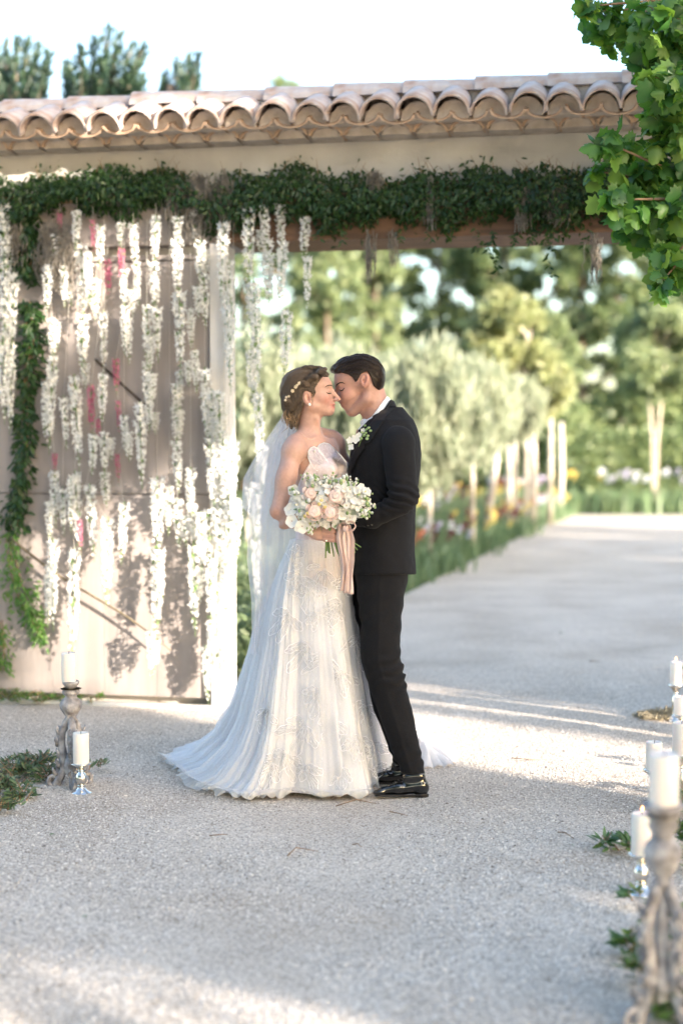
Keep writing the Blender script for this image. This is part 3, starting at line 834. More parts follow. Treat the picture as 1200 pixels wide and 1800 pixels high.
mlm = [mesh('leaf', S * np.array([1, 1, 1.0 + .8 * k]), FF, M_maple, mt, smooth=False, attrs={'rnd': np.full(len(S), .13 * k)}, world=False) for k in range(4)]
for m_ in mlm:
    m_.parent = mt
ti = np.array(mt.location)
order = np.argsort(lp[:, 1])
# leaf frames: hanging, blades tipped towards the light with droop
fr = dir_frames(np.stack([rng.normal(size=len(lp)) * .7 - .25, rng.normal(size=len(lp)) * .5 - .3, -rng.uniform(.1, 1.1, len(lp))], -1), .45, up=(.3, -.45, .7))
first4 = [0, 0, 0, 0]
cnt = 0; rest = []
vis_ok = lambda p: True
for i in order:
    p = lp[i]
    pxx = 600 + FPX * p[0] / p[1]
    if cnt < 300 and pxx < 1215:
        k = int(rng.integers(4)); sc = .068 * rng.uniform(.6, 1.3)
        Mx = Matrix(fr[i].tolist())
        e = Mx.to_euler()
        if not first4[k]: o = mlm[k]; first4[k] = 1
        else: o = mlm[k].copy(); COL.objects.link(o)
        o.location = Vector(p - ti); o.rotation_euler = e; o.scale = (sc * 1.15, sc * 1.1, sc)
        cnt += 1
    else: rest.append(i)
rest = np.array(rest)
V, F, r_ = leafcloud(lp[rest], .066, MAPLE, 1.1, fr[rest])
# upper crown above the frame
n = 2600
q = rng.normal(size=(n, 3)); q /= np.linalg.norm(q, axis=1, keepdims=True)
q = q * rng.uniform(.3, 1, (n, 1)) ** .5 * np.array([1.0, 1.0, 1.1]) + np.array([2.6, 6.5, 4.3])
q = q[(q[:, 0] / q[:, 1] > .262) | (q[:, 2] > 3.95)]
V2, F2, r2 = leafcloud(q, .075, MAPLE, 1.1)
V, F, r_ = joincl([(V, F, r_), (V2, F2, r2)])
o = mesh('inner_leaves', V, F, M_maple, mt, smooth=False, attrs={'rnd': r_}); o['kind'] = 'stuff'

# ================================================================== GARLANDS on the wall
M_ivy = leafmat('smilax_leaf', [(.014, .040, .012), (.025, .062, .016), (.042, .088, .022)], rough=.4, trans=.25)
M_ivyl = leafmat('light_vine_leaf', [(.05, .13, .025), (.08, .18, .035), (.12, .22, .05)], rough=.4, trans=.3)
M_moss = pmat('grey_hanging_moss', (.20, .18, .15), (.32, .29, .25), rough=.95, scale=20, trans=.2)
def wallpt(px, py, t): s, z = px_to_wall(px, py, t); return np.array(wp(s, t, z))
# main garland
g = thing('leaf_garland', 'thick dark green leafy garland draped along the whole beam', 'garland', tuple(wallpt(500, 350, .1)))
pts = []; drs = []
edge_u = lambda x: 300 + 10 * math.sin(x * .021) + 8 * math.sin(x * .057) - (16 if x > 900 else 0) - max(0, 20 - abs(x - 150)) * .5
edge_l = lambda x: 398 + 14 * math.sin(x * .033 + 1) + 8 * math.sin(x * .09) - (26 if 70 < x < 300 else 0)
for k in range(16000):
    x = rng.uniform(-60, 1230); y0, y1 = edge_u(x), edge_l(x)
    y = y0 + (y1 - y0) * rng.beta(1.3, 1.5)
    if rng.uniform() < .10: y += rng.uniform(-26, 26)
    pts.append(wallpt(x, y, .02 + .15 * rng.uniform() * math.sin(math.pi * min(1, max(0, (y - y0) / (y1 - y0)))) + .02))
    drs.append((rng.normal() * .7, -.3, -.8 + rng.normal() * .5))
# fringe hanging below the beam on the right and sprays above
for (x0, y0, y1, nn) in [(840, 400, 440, 14), (862, 405, 470, 22), (870, 410, 488, 24), (960, 395, 430, 20), (968, 400, 490, 26), (935, 395, 425, 16), (560, 395, 425, 12), (600, 395, 430, 12), (1030, 400, 440, 16), (755, 395, 425, 10), (700, 400, 425, 10), (905, 400, 430, 14)]:
    for k in range(nn):
        w = k / nn; x = x0 + 5 * math.sin(w * 7 + x0); pts.append(wallpt(x, y0 + (y1 - y0) * w, .10)); drs.append((rng.choice([-1, 1]) * .8, -.2, -.6))
V, F, r_ = leafcloud(np.array(pts), .034, LANCE, .36, dir_frames(np.array(drs), .3, up=(0, -1, .4)))
o = mesh('leaves', V, F, M_ivy, g, smooth=False, attrs={'rnd': r_}); o['kind'] = 'stuff'
mb = MB()
mb.tube([wallpt(x, 345 + 10 * math.sin(x * .02), .05) for x in range(-60, 1240, 60)], .02, 6)
for k in range(60):
    x = rng.uniform(-20, 1100); y = edge_u(x) + 8; a = rng.uniform(-.9, .9)
    mb.tube([wallpt(x, y, .08), wallpt(x + 12 * a, y - 12, .11), wallpt(x + 26 * a, y - rng.uniform(14, 30), .13)], [.002, .0015, .0008], 4, caps=False)
mb.build('stem', M_twig, g)
# hanging vine at the left
def vine(label, path, n, wid, mat, size=.045, hang=True):
    p0 = wallpt(path[0][0], path[0][1], .1)
    t = thing('hanging_vine', label, 'vine', tuple(p0), 0, 'leafy vines hanging on the wall')
    pts = []; drs = []
    path = np.array(path, float); L = np.linspace(0, 1, len(path))
    for k in range(n):
        w = rng.uniform(); x = np.interp(w, L, path[:, 0]); y = np.interp(w, L, path[:, 1]); ww = np.interp(w, L, path[:, 2])
        r = rng.normal() * .45
        pts.append(wallpt(x + r * ww, y + rng.normal() * 6, .03 + .10 * rng.uniform() * max(0, 1 - abs(r)))); drs.append((rng.normal() * .7 + r * .8, -.3, -.9))
    V, F, r_ = leafcloud(np.array(pts), size, LANCE, .36, dir_frames(np.array(drs), .3, up=(0, -1, .3)))
    o = mesh('leaves', V, F, mat, t, smooth=False, attrs={'rnd': r_}); o['kind'] = 'stuff'
    mb = MB()
    for q in range(3):
        mb.tube([wallpt(a + (q - 1) * c * .2, b__, .05) for a, b__, c in path], .0035, 5)
    mb.build('stem', M_twig, t)
vine('dense dark vine bunch at the top left below the garland', [(40, 380, 30), (50, 430, 34), (45, 490, 30)], 520, 1, M_ivy)
vine('long dark green vine hanging down the gate on the left', [(48, 530, 22), (54, 600, 26), (45, 690, 17), (44, 780, 20), (34, 860, 18), (25, 930, 24)], 1100, 1, M_ivy)
vine('bright green vine trailing at the lower left of the gate', [(14, 940, 20), (22, 990, 34), (35, 1040, 34), (48, 1070, 24), (62, 1095, 18), (74, 1125, 12)], 520, 1, M_ivyl, .034)
vine('bright vine tuft at the left edge near the ground', [(0, 1090, 20), (4, 1130, 20), (2, 1180, 22)], 150, 1, M_ivyl, .034)
mb = MB(); A = wallpt(18, 945, .075); B = wallpt(300, 1145, .085)
q = [A + (B - A) * w + np.array([0, 0, -.02 * math.sin(w * 6)]) for w in np.linspace(0, 1, 14)]
mb.tube(q, [.008] * 4 + [.007] * 6 + [.006, .005, .004, .003], 6)
tag(mb.build('bare_branch', pmat('dark_stick', (.10, .08, .05), (.16, .13, .08), rough=.8)), 'thin dark bare stick slanting down across the lower gate', 'stick')
# spanish moss tufts
def moss(label, px, y0, y1, w, n=130):
    p0 = wallpt(px, y0, .12)
    mb = MB()
    for k in range(n):
        x = px + rng.normal() * w * .5; a = y0 + rng.uniform(-.05, .5) * (y1 - y0); e = min(y1, a + rng.uniform(.25, .6) * (y1 - y0)); pts = []
        for j in range(6):
            f = j / 5; pts.append(wallpt(x + rng.normal() * w * .14 * (1 - .3 * f), a + (e - a) * f, .12 + rng.normal() * .014))
        mb.tube(pts, .0022, 3, caps=False)
    tag(mb.build('hanging_moss', M_moss), label, 'moss', 'grey moss tufts hanging from the garland')
moss('broad grey moss curtain left of the garland centre', 345, 308, 420, 26, 260)
moss('narrow grey moss strand above the white pillar', 395, 300, 410, 12, 90)
moss('short grey moss tuft beside the broad moss curtain', 300, 320, 400, 12, 80)
moss('faded moss strand hanging in the middle of the beam', 660, 300, 350, 14, 70)
moss('pale moss strand right of the beam centre', 755, 310, 405, 9, 70)
moss('long moss tuft under the beam, left of the maple', 920, 330, 410, 14, 120)
moss('tangled moss tuft, nearest the maple', 978, 325, 400, 22, 150)
moss('thin moss wisps hanging into the opening', 650, 400, 500, 10, 40)
moss('moss wisps hanging from the far right end', 1045, 410, 500, 12, 45)
moss('dry moss sheet on the gate at the upper left', 100, 390, 520, 34, 240)
moss('moss thread beside the first hanging flowers', 25, 390, 470, 14, 90)
moss('long faint moss strand at the opening, second from left', 690, 400, 470, 8, 30)

# ================================================================== HANGING FLOWER STRANDS
M_white = pmat('white_floret', (.84, .835, .80), (.78, .785, .76), rough=.55, scale=50, trans=.3)
M_stemg = pmat('floret_stem', (.12, .22, .06), (.20, .30, .10), rough=.6, scale=30, trans=.2)
M_string = pmat('cotton_string', (.5, .48, .42), rough=.9)
def spike_mesh(name, col, seed, dens=1.0):
    "unit spike hanging along -z, length 1 (scaled later); widths in real metres for a 0.3 m spike"
    r = np.random.default_rng(seed); mb = MB(); n = 0
    Vs = []; Fs = []; mi = []
    rows = 15
    for i in range(rows):
        w = i / rows
        rad = .023 * (1 - .45 * w) if w < .72 else .023 * .66 * (1 - (w - .72) / .28 * .75)
        fs = .0165 * (1.08 - .3 * w if w < .7 else max(.3, .87 - (w - .7) * 2.0))
        m = 5 if w < .8 else 4
        ph = r.uniform(0, 6.28)
        for k in range(m):
            a = ph + 6.28 * k / m + r.uniform(-.35, .35)
            rr_ = rad * r.uniform(.55, 1.15)
            c = np.array([math.cos(a) * rr_, math.sin(a) * rr_, -.3 * (w + r.uniform(-.02, .03))])
            d = np.array([math.cos(a), math.sin(a), r.uniform(-.5, .3)]); d /= np.linalg.norm(d)
            u = np.cross(d, [0, 0, 1.]); u /= np.linalg.norm(u); v = np.cross(d, u)
            green = (w > .74 and r.uniform() < .65) or r.uniform() < .07
            ff = fs * r.uniform(.75, 1.2) * (.6 if green else 1)
            base = len(Vs); Vs.append(c - d * ff * .35)
            P5 = 5
            for q in range(P5):
                b1 = 6.28 * (q + .5) / P5; b0 = 6.28 * q / P5 + .0
                Vs.append(c + (u * math.cos(b0) + v * math.sin(b0)) * ff * .40 + d * ff * .1)
                Vs.append(c + (u * math.cos(b1) + v * math.sin(b1)) * ff * 1.05 + d * ff * r.uniform(.1, .5))
            for q in range(P5):
                i0 = base + 1 + 2 * q; i2 = base + 1 + 2 * ((q + 1) % P5)
                Fs.append((base, i0, i0 + 1, i2)); mi.append(1 if green else 0)
    mb.add(Vs, Fs); mb.m = mi
    mb.mi = 1; mb.tube([(0, 0, .02), (0, 0, -.15), (.002, 0, -.31)], [.0025, .002, .001], 4)
    o = mb.build(name, [col, M_stemg], None, smooth=False)
    return o
sw = [spike_mesh('flower_spike', M_white, 10 + k) for k in range(4)]
spk = [spike_mesh('flower_spike', M_pet['pink'], 20 + k) for k in range(2)]
used = set()
def strand(label, segs, t0=.13, extra=''):
    top = min(s_[1] for s_ in segs); x0 = segs[0][0]
    pt = wallpt(x0, top - 10, t0)
    th = thing('flower_strand', label, 'flowers', tuple(pt), 0, 'flower strands hanging before the gate and pillar')
    sp = []
    more = []
    for (x, ya, yb, c, *wd) in segs:
        if c == 'W' and yb - ya > 60 and random.random() < .4:
            h = (yb - ya) * random.uniform(.5, .75); y_ = ya + random.uniform(0, (yb - ya) - h * .6); more.append((x + random.choice([-1, 1]) * random.uniform(6, 12), y_, y_ + h, 'W', .85))
    for (x, ya, yb, c, *wd) in list(segs) + more:
        tt = t0 + random.uniform(-.035, .03)
        a = Vector(wallpt(x, ya, tt)); e = Vector(wallpt(x + random.uniform(-2, 2), yb, tt))
        L = (a - e).length
        src = (sw if c == 'W' else spk)[random.randrange(4 if c == 'W' else 2)]
        o = src if src not in used else src.copy()
        if src in used: COL.objects.link(o)
        used.add(src)
        o.parent = th; o.location = a - th.location
        wf = (wd[0] if wd else (1.0 if c == 'W' else .52)) * 1.06
        o.scale = (wf * 1.08, wf * 1.08, L / .3)
        o.rotation_euler = (random.uniform(-.05, .05), random.uniform(-.05, .05), random.uniform(0, 6.28))
        if c != 'W': o['label'] = 'pink spike'
        sp.append(a)
    mb = MB(); sp = sorted(sp, key=lambda v: -v.z)
    top_pt = Vector(wallpt(x0, 385, t0 - .02)) if sp[0].z < 2.4 else sp[0] + Vector((0, 0, .08))
    mb.tube([top_pt] + sp, .0012, 3, caps=False)
    mb.build('string', M_string, th)
    return th
W = 'W'; K = 'K'
ST = [
 ('thick white flower strand at the far left edge of the gate', [(6, 362, 470, W, 1.25), (9, 460, 600, W, 1.2), (5, 590, 742, W, 1.2)]),
 ('second white strand from the left edge, mid height only', [(24, 480, 620, W), (20, 610, 760, W, .9)]),
 ('white and pink strand hanging right beside the dark left vine', [(98, 415, 475, W), (84, 470, 548, W), (92, 562, 635, W, .9), (92, 632, 795, W, 1.1), (96, 798, 832, K), (95, 832, 925, W), (93, 955, 1105, W, 1.1)]),
 ('short deep pink spike near the top, leftmost of the pinks', [(105, 376, 428, K)]),
 ('fullest white strand, top dappled with sun, left of the pinks', [(135, 372, 440, W, .9), (142, 435, 565, W, 1.35), (146, 555, 655, W, 1.2), (150, 640, 685, W, .9), (131, 668, 825, W, 1.2), (132, 835, 975, W, 1.0), (131, 975, 1165, W, 1.15)]),
 ('pink spike over white spikes, under the garland left half', [(163, 388, 448, K), (176, 398, 474, W, .9), (168, 492, 562, W), (182, 552, 655, W, .85), (181, 660, 745, W, .9), (165, 765, 835, W)]),
 ('pink broken strand crossing the gate joint', [(189, 458, 522, K, .8), (160, 680, 762, K, .8), (172, 738, 775, K), (140, 915, 975, K)]),
 ('white strand low on the gate, between pink touches', [(183, 762, 835, W), (184, 832, 892, W), (158, 858, 985, W, 1.1), (190, 918, 1065, W, 1.15)]),
 ('mixed pink and white strand left of the centre gate line', [(212, 392, 432, W, .8), (214, 438, 502, K, .7), (217, 476, 545, W, .85), (219, 540, 625, W, .85), (204, 632, 692, K, .7), (208, 706, 765, K)]),
 ('slender strand of white over pink at mid gate', [(218, 733, 802, W, .8), (206, 800, 852, K), (218, 888, 990, W)]),
 ('long white strand left of the tallest one, gate centre', [(258, 540, 642, W, .9), (258, 638, 712, W, .9), (246, 715, 855, W, 1.15), (262, 690, 760, W, .8)]),
 ('tallest white strand at the gate centre reaching far down', [(274, 382, 465, W), (270, 462, 550, W, 1.1), (275, 542, 635, W), (276, 846, 985, W, 1.3), (276, 970, 1122, W, 1.25), (265, 1115, 1192, W, .85)]),
 ('white strand three strands left of the pillar', [(313, 382, 432, W), (312, 425, 525, W, 1.1), (315, 515, 662, W, 1.2), (316, 655, 722, W, .8), (310, 712, 785, W, 1.1), (310, 778, 865, W), (312, 880, 965, W)]),
 ('white strand two strands left of the pillar', [(345, 368, 430, W, 1.1), (353, 425, 492, W, 1.1), (358, 485, 578, W, .95), (335, 545, 612, W, .85), (342, 618, 692, W, .8)]),
 ('white strand low beside the pillar, bright in the sun', [(335, 826, 905, W, 1.1), (337, 890, 972, W), (340, 966, 1115, W, 1.15)]),
 ('white strand just left of the pillar, mid height', [(360, 652, 765, W, 1.1), (372, 690, 785, W, 1.2), (370, 775, 900, W, 1.2), (368, 900, 1000, W, 1.2), (370, 985, 1105, W, 1.05), (370, 1098, 1232, W, .9)]),
 ('white strand hanging over the pillar face', [(393, 396, 520, W, 1.1), (397, 505, 690, W, 1.05), (385, 690, 780, W), (392, 765, 905, W, 1.3), (395, 895, 1005, W, 1.1)]),
 ('bushy white strand wrapping the right edge of the pillar', [(410, 780, 900, W, 1.25), (412, 880, 985, W)]),
 ('first white strand hanging free in the opening', [(436, 372, 512, W, 1.2), (446, 500, 605, W, 1.2), (451, 590, 722, W, 1.1), (453, 698, 862, W, .95), (448, 850, 965, W, 1.0), (449, 955, 1068, W, .8)]),
 ('second white strand hanging free in the opening', [(464, 364, 435, W), (470, 425, 545, W, 1.15)]),
 ('third white strand hanging free, ending above the bride', [(492, 360, 435, W), (497, 428, 545, W, 1.1), (504, 550, 665, W, 1.1)]),
 ('long white strand low between the gate centre and pillar', [(298, 858, 940, W, .8), (352, 905, 1010, W), (352, 1000, 1060, W, .9)]),
 ('dense low curtain strand at the left side of the pillar', [(388, 795, 905, W, 1.2), (386, 895, 1010, W, 1.25), (384, 1000, 1120, W, 1.15), (382, 1110, 1205, W, .9)]),
 ('white strand over the sunny foot of the pillar', [(402, 838, 950, W, 1.2), (401, 940, 1060, W, 1.1), (400, 1050, 1180, W, 1.0)]),
 ('short white strand at the top of the gate, right of the pink spikes', [(234, 395, 470, W, .9), (240, 462, 540, W, .8), (226, 560, 640, W, .8)]),
 ('thin white strand hanging mid gate below the joint', [(112, 470, 540, W, .8), (112, 700, 790, W, .9), (110, 860, 940, W, .8)]),
 ('rightmost short white strand in the opening', [(537, 384, 455, W), (540, 452, 545, W, .8)]),
]
for lab, segs in ST: strand(lab, segs)
# ================================================================== CANDLES AND HOLDERS
M_wax = pmat('ivory_wax', (.78, .74, .70), (.84, .80, .76), rough=.45, scale=8, trans=.12, sss=.3)
M_wick = pmat('burnt_wick', (.03, .02, .02), rough=.9)
M_silver = pmat('brushed_silver', (.62, .60, .57), (.72, .70, .67), rough=.24, metal=1.0, scale=30, bump=.2, bscale=90)
M_carved = pmat('distressed_grey_carving', (.24, .21, .20), (.50, .46, .44), rough=.8, scale=26, bump=1, bscale=110, stops=[(.3, (.13, .12, .125, 1)), (.5, (.30, .29, .30, 1)), (.7, (.48, .465, .47, 1))])
fl = NT('candle_flame'); e = fl.n('ShaderNodeEmission'); e.inputs[0].default_value = (1, .35, .12, 1); e.inputs[1].default_value = 3.0; fl.l(e.outputs[0], fl.out.inputs[0])
def candle(label, x, y, z, r, h, lit=False, group='ivory pillar candles'):
    t = thing('pillar_candle', label, 'candle', (x, y, z), random.uniform(0, 6), group)
    mb = MB()
    fn = lambda rr, zz, a: rr * (1 + .008 * math.sin(3 * a + zz * 30))
    mb.lathe([(r * .96, 0), (r, .004), (r, h * .5), (r * .995, h - .006), (r * .95, h), (r * .8, h - .003), (r * .55, h - .010), (r * .2, h - .011)], 24, (0, 0, 0), fn)
    mb.build('wax_body', M_wax, t, world=False)
    mb = MB(); mb.tube([(0, 0, h - .012), (.001, 0, h - .002), (.003, 0, h + .007)], .0013, 5); mb.build('wick', M_wick, t, world=False)
    if lit:
        mb = MB(); mb.ball((0.003, 0, h + .014), .0042, 8, 6, (1, 1, 2.2)); mb.build('flame', fl.m, t, world=False)
    return t
def holder(label, x, y, hgt, pr, foot, group='small silver candle holders'):
    "turned silver holder: foot, ball, cup and plate"
    t = thing('candle_holder', label, 'candle holder', (x, y, 0), 0, group)
    H = hgt; mb = MB()
    mb.lathe([(foot, 0), (foot, .004), (foot * .93, .010), (foot * .60, H * .13), (foot * .36, H * .22), (foot * .30, H * .27), (foot * .40, H * .30)], 28); mb.build('foot', M_silver, t, world=False)
    mb = MB(); mb.lathe([(foot * .26, H * .301), (foot * .42, H * .36), (foot * .52, H * .46), (foot * .52, H * .56), (foot * .40, H * .66), (foot * .25, H * .71), (foot * .22, H * .74), (foot * .34, H * .77)], 28); mb.build('ball', M_silver, t, world=False)
    mb = MB(); mb.lathe([(foot * .24, H * .771), (foot * .40, H * .83), (pr * .72, H * .91), (pr, H * .955), (pr * 1.02, H * .985), (pr * .96, H), (pr * .3, H * .985)], 28); mb.build('plate', M_silver, t, world=False)
    return t
def carved(label, x, y, H, pr, rz=0, w=1.0):
    "tall carved candlestick: plate, vase neck, three scrolled legs with leaf work"
    t = thing('carved_candlestick', label, 'candlestick', (x, y, 0), rz, 'tall carved grey candlesticks')
    flute = lambda r, z, a: r * (1 + .07 * math.cos(12 * a))
    mb = MB(); mb.lathe([(pr * .5, H - .035), (pr * .85, H - .02), (pr, H - .012), (pr * 1.03, H - .002), (pr * .97, H), (pr * .2, H - .004)], 26, (0, 0, 0), lambda r, z, a: r * (1 + .025 * math.cos(9 * a))); mb.build('plate', M_carved, t, world=False)
    mb = MB(); mb.lathe([(.016, H * .62), (.026, H * .64), (.020, H * .665), (.030, H * .70), (.042, H * .745), (.046, H * .78), (.040, H * .82), (.026, H * .845), (.023, H * .86), (.032, H * .88), (.036, H * .90), (.030, H * .925), (.045, H - .033)], 30, (0, 0, 0), flute); mb.build('vase_neck', M_carved, t, world=False)
    for k in range(3):
        a = k * 2.094 + .5
        d = Vector((math.cos(a), math.sin(a), 0)); mb = MB()
        prof = [(.010, .66), (.030, .60), (.050, .52), (.056, .42), (.048, .33), (.040, .24), (.046, .16), (.066, .09), (.085, .035), (.098, .02)]
        pts = [d * (r * w) + Vector((0, 0, z * H)) for r, z in prof]
        mb.tube(pts, [.015, .017, .016, .017, .019, .018, .017, .018, .019, .013], 8)
        # scroll foot and leaf curls
        c = d * (.100 * w) + Vector((0, 0, .030)); s_ = [c + (d * math.cos(q) + Vector((0, 0, 1)) * math.sin(q)) * (.024 * (1 - q / 9)) for q in np.linspace(-1.6, 5.4, 14)]
        mb.tube(s_, [.012 * (1 - i / 20) for i in range(14)], 6)
        for q, (rr, zz) in enumerate([(.058, .50), (.064, .40), (.056, .30), (.060, .20), (.078, .12)]):
            cc_ = d * (rr * w) + Vector((0, 0, zz * H)); sd = d.cross(Vector((0, 0, 1)))
            for sg in (-1, 1):
                mb.tube([cc_, cc_ + sd * sg * .014 + Vector((0, 0, .010)) + d * .008, cc_ + sd * sg * .020 + Vector((0, 0, .026)) + d * .012, cc_ + sd * sg * .013 + Vector((0, 0, .034)) + d * .016], [.009, .008, .006, .003], 5)
            mb.ball(cc_ + d * .012, .010, 6, 5)
        mb.build('scrolled_leg', M_carved, t, world=False)
    mb = MB(); mb.lathe([(.012, .05), (.03, .07), (.034, .10), (.02, .14), (.014, H * .3), (.018, H * .45), (.014, H * .62)], 12); mb.build('core_stem', M_carved, t, world=False)
    return t
def at_ground(px, py): g_ = G(px, py); return g_.x, g_.y
def hz(px, py, Y): return P(px, py, Y).z
# left pair
x, y = at_ground(126, 1386); H = hz(120, 1197, y)
carved('tall carved grey candlestick on the left beside the olive branches', x, y, H, .034, .35, .8)
candle('white candle on the tall carved candlestick at left', x - .008, y, H - .004, .0305, hz(120, 1146, y) - H)
x, y = at_ground(143, 1397); H = hz(143, 1341, y)
holder('small silver candle holder in front of the left carved candlestick', x, y, H, .042, .045)
candle('white candle on the small silver holder at left', x, y, H - .006, .033, hz(143, 1288, y) - H + .006)
# right group, far to near
x, y = G(1187, 1268).x, G(1187, 1268).y; H = hz(1186, 1203, y)
holder('silver holder farthest back on the right, candle burning', x, y, H, .040, .042)
candle('burning candle farthest back on the right', x, y, H - .006, .030, hz(1186, 1163, y) - H + .006, True)
x, y = at_ground(1196, 1300); H = hz(1196, 1256, y)
holder('low silver holder behind the dried moss tuft at right', x, y, H, .042, .040)
candle('candle rising from the dried moss tuft at right', x, y, H - .006, .036, hz(1196, 1224, y) - H + .006)
x, y = at_ground(1196, 1418); H = hz(1196, 1326, y)
holder('silver holder at the right edge, behind the tall near candlestick', x, y, H, .04, .042)
candle('candle at the right edge level with the top of the near one', x, y, H - .006, .036, hz(1196, 1270, y) - H + .006)
x, y = at_ground(1148, 1432); H = hz(1148, 1352, y)
holder('silver holder mostly hidden by the nearest tall candlestick', x, y, H, .042, .044)
candle('candle half hidden behind the nearest tall candle', x, y, H - .006, .032, hz(1148, 1304, y) - H + .006)
x, y = at_ground(1126, 1572); H = hz(1126, 1500, y)
holder('bright silver holder low in front at right, candle burning', x, y, H, .042, .050)
candle('burning candle on the low bright silver holder at right', x, y, H - .006, .033, hz(1126, 1430, y) - H + .006, True)
Yn = 3.5
c = P(1166, 1412, Yn)
carved('nearest tall carved candlestick, blurred at the right edge', c.x, Yn, c.z, .050, .9, .8)
candle('large blurred candle on the nearest tall candlestick', c.x, Yn, c.z - .004, .037, hz(1166, 1322, Yn) - c.z)

# dried moss tuft
mb = MB(); cx, cy = at_ground(1172, 1262)
for k in range(420):
    a = rng.uniform(0, 6.28); r = rng.uniform(0, 1) ** .5; x0 = cx + r * .17 * math.cos(a); y0 = cy + r * .10 * math.sin(a); pts = []
    for j in range(5): pts.append((x0 + rng.normal() * .016, y0 + rng.normal() * .016, max(.003, .045 * (1 - r * .6) * rng.uniform(.1, 1.2) + rng.normal() * .008)))
    mb.tube(pts, .0016, 3, caps=False)
tag(mb.build('dried_moss', pmat('straw_moss', (.36, .30, .20), (.48, .42, .30), rough=.95, scale=30)), 'tuft of dry straw-coloured moss around the back right candles', 'moss')

# cut branches on the ground
M_ol = leafmat('olive_leaf', [(.045, .09, .045), (.075, .13, .06), (.12, .17, .09), (.17, .21, .13)], rough=.38, trans=.18)
def branches(label, spots, n, sz=.035, mat=None, hgt=.10, asp=.28, cat='branches'):
    p0 = spots[0]; b0 = at_ground(p0[0], p0[1])
    t = thing('cut_branches', label, cat, (b0[0], b0[1], 0), 0, 'cut greenery laid on the ground')
    pts = []; drs = []; mb = MB()
    for (px, py, rp, m) in spots:
        c = G(px, py); rr = rp * c.y / FPX
        for k in range(m):
            a = rng.uniform(0, 6.28); L = rr * rng.uniform(.5, 1.25)
            s0 = np.array([c.x + rng.normal() * rr * .35, c.y + rng.normal() * rr * .5, rng.uniform(.01, hgt * .5)])
            d = np.array([math.cos(a), math.sin(a) * .8, rng.uniform(-.05, .35)])
            e_ = s0 + d * L; e_[2] = max(.012, min(e_[2], hgt)); mm = (s0 + e_) / 2 + np.array([0, 0, .03])
            mb.tube([tuple(s0), tuple(mm), tuple(e_)], [.003, .002, .001], 4, caps=False)
            for j in range(n):
                w = (j + .5) / n; p_ = s0 * (1 - w) ** 2 + 2 * mm * w * (1 - w) + e_ * w * w
                side = np.cross(d, [0, 0, 1.]) * (1 if j % 2 else -1)
                pts.append(p_); drs.append(d * .7 + side * .8 + np.array([0, 0, rng.uniform(-.1, .6)]))
    pts = np.array(pts); pts[:, 2] = np.maximum(pts[:, 2], .006)
    V, F, r_ = leafcloud(pts, sz, LANCE, asp, dir_frames(np.array(drs), .25, up=(0, 0, 1)))
    V[:, 2] = np.maximum(V[:, 2], .002)
    o = mesh('leaves', V, F, mat or M_ol, t, smooth=False, attrs={'rnd': r_}); o['kind'] = 'stuff'
    mb.build('twig', M_twig, t)['kind'] = 'stuff'
branches('heap of cut olive branches left of the carved candlestick', [(25, 1372, 34, 26), (60, 1358, 34, 26), (85, 1375, 26, 16), (10, 1400, 34, 20), (40, 1410, 18, 10), (-20, 1385, 40, 16), (5, 1435, 20, 8)], 13)
branches('small olive sprig behind the left silver holder', [(168, 1360, 16, 5)], 9)
branches('low greenery at the foot of the gate on the left', [(20, 1236, 34, 14), (75, 1238, 34, 14), (130, 1238, 26, 8), (-10, 1234, 34, 8), (170, 1240, 14, 4)], 12, .032, M_ivyl, .07)
M_lau = leafmat('glossy_bay_leaf', [(.04, .09, .03), (.06, .13, .04), (.10, .18, .05)], rough=.35, trans=.2)
branches('glossy leafy branch lying left of the burning candle at right', [(1092, 1502, 26, 6), (1065, 1495, 14, 3)], 8, .05, M_lau, .08, .3)
branches('leafy branches along the right edge behind the candles', [(1195, 1440, 30, 10), (1200, 1490, 30, 10), (1185, 1530, 22, 6), (1205, 1400, 26, 6), (1200, 1350, 20, 5)], 9, .045, M_lau, .14, .3)
branches('leafy branches by the foot of the nearest candlestick', [(1120, 1600, 14, 2), (1180, 1640, 34, 8), (1110, 1690, 24, 7), (1130, 1740, 24, 6), (1190, 1700, 30, 8), (1200, 1790, 40, 14), (1150, 1800, 24, 5)], 8, .05, M_lau, .12, .32)
branches('dark leaves at the right edge above the farthest candle', [(1204, 1190, 10, 3)], 6, .05, M_lau, .1)

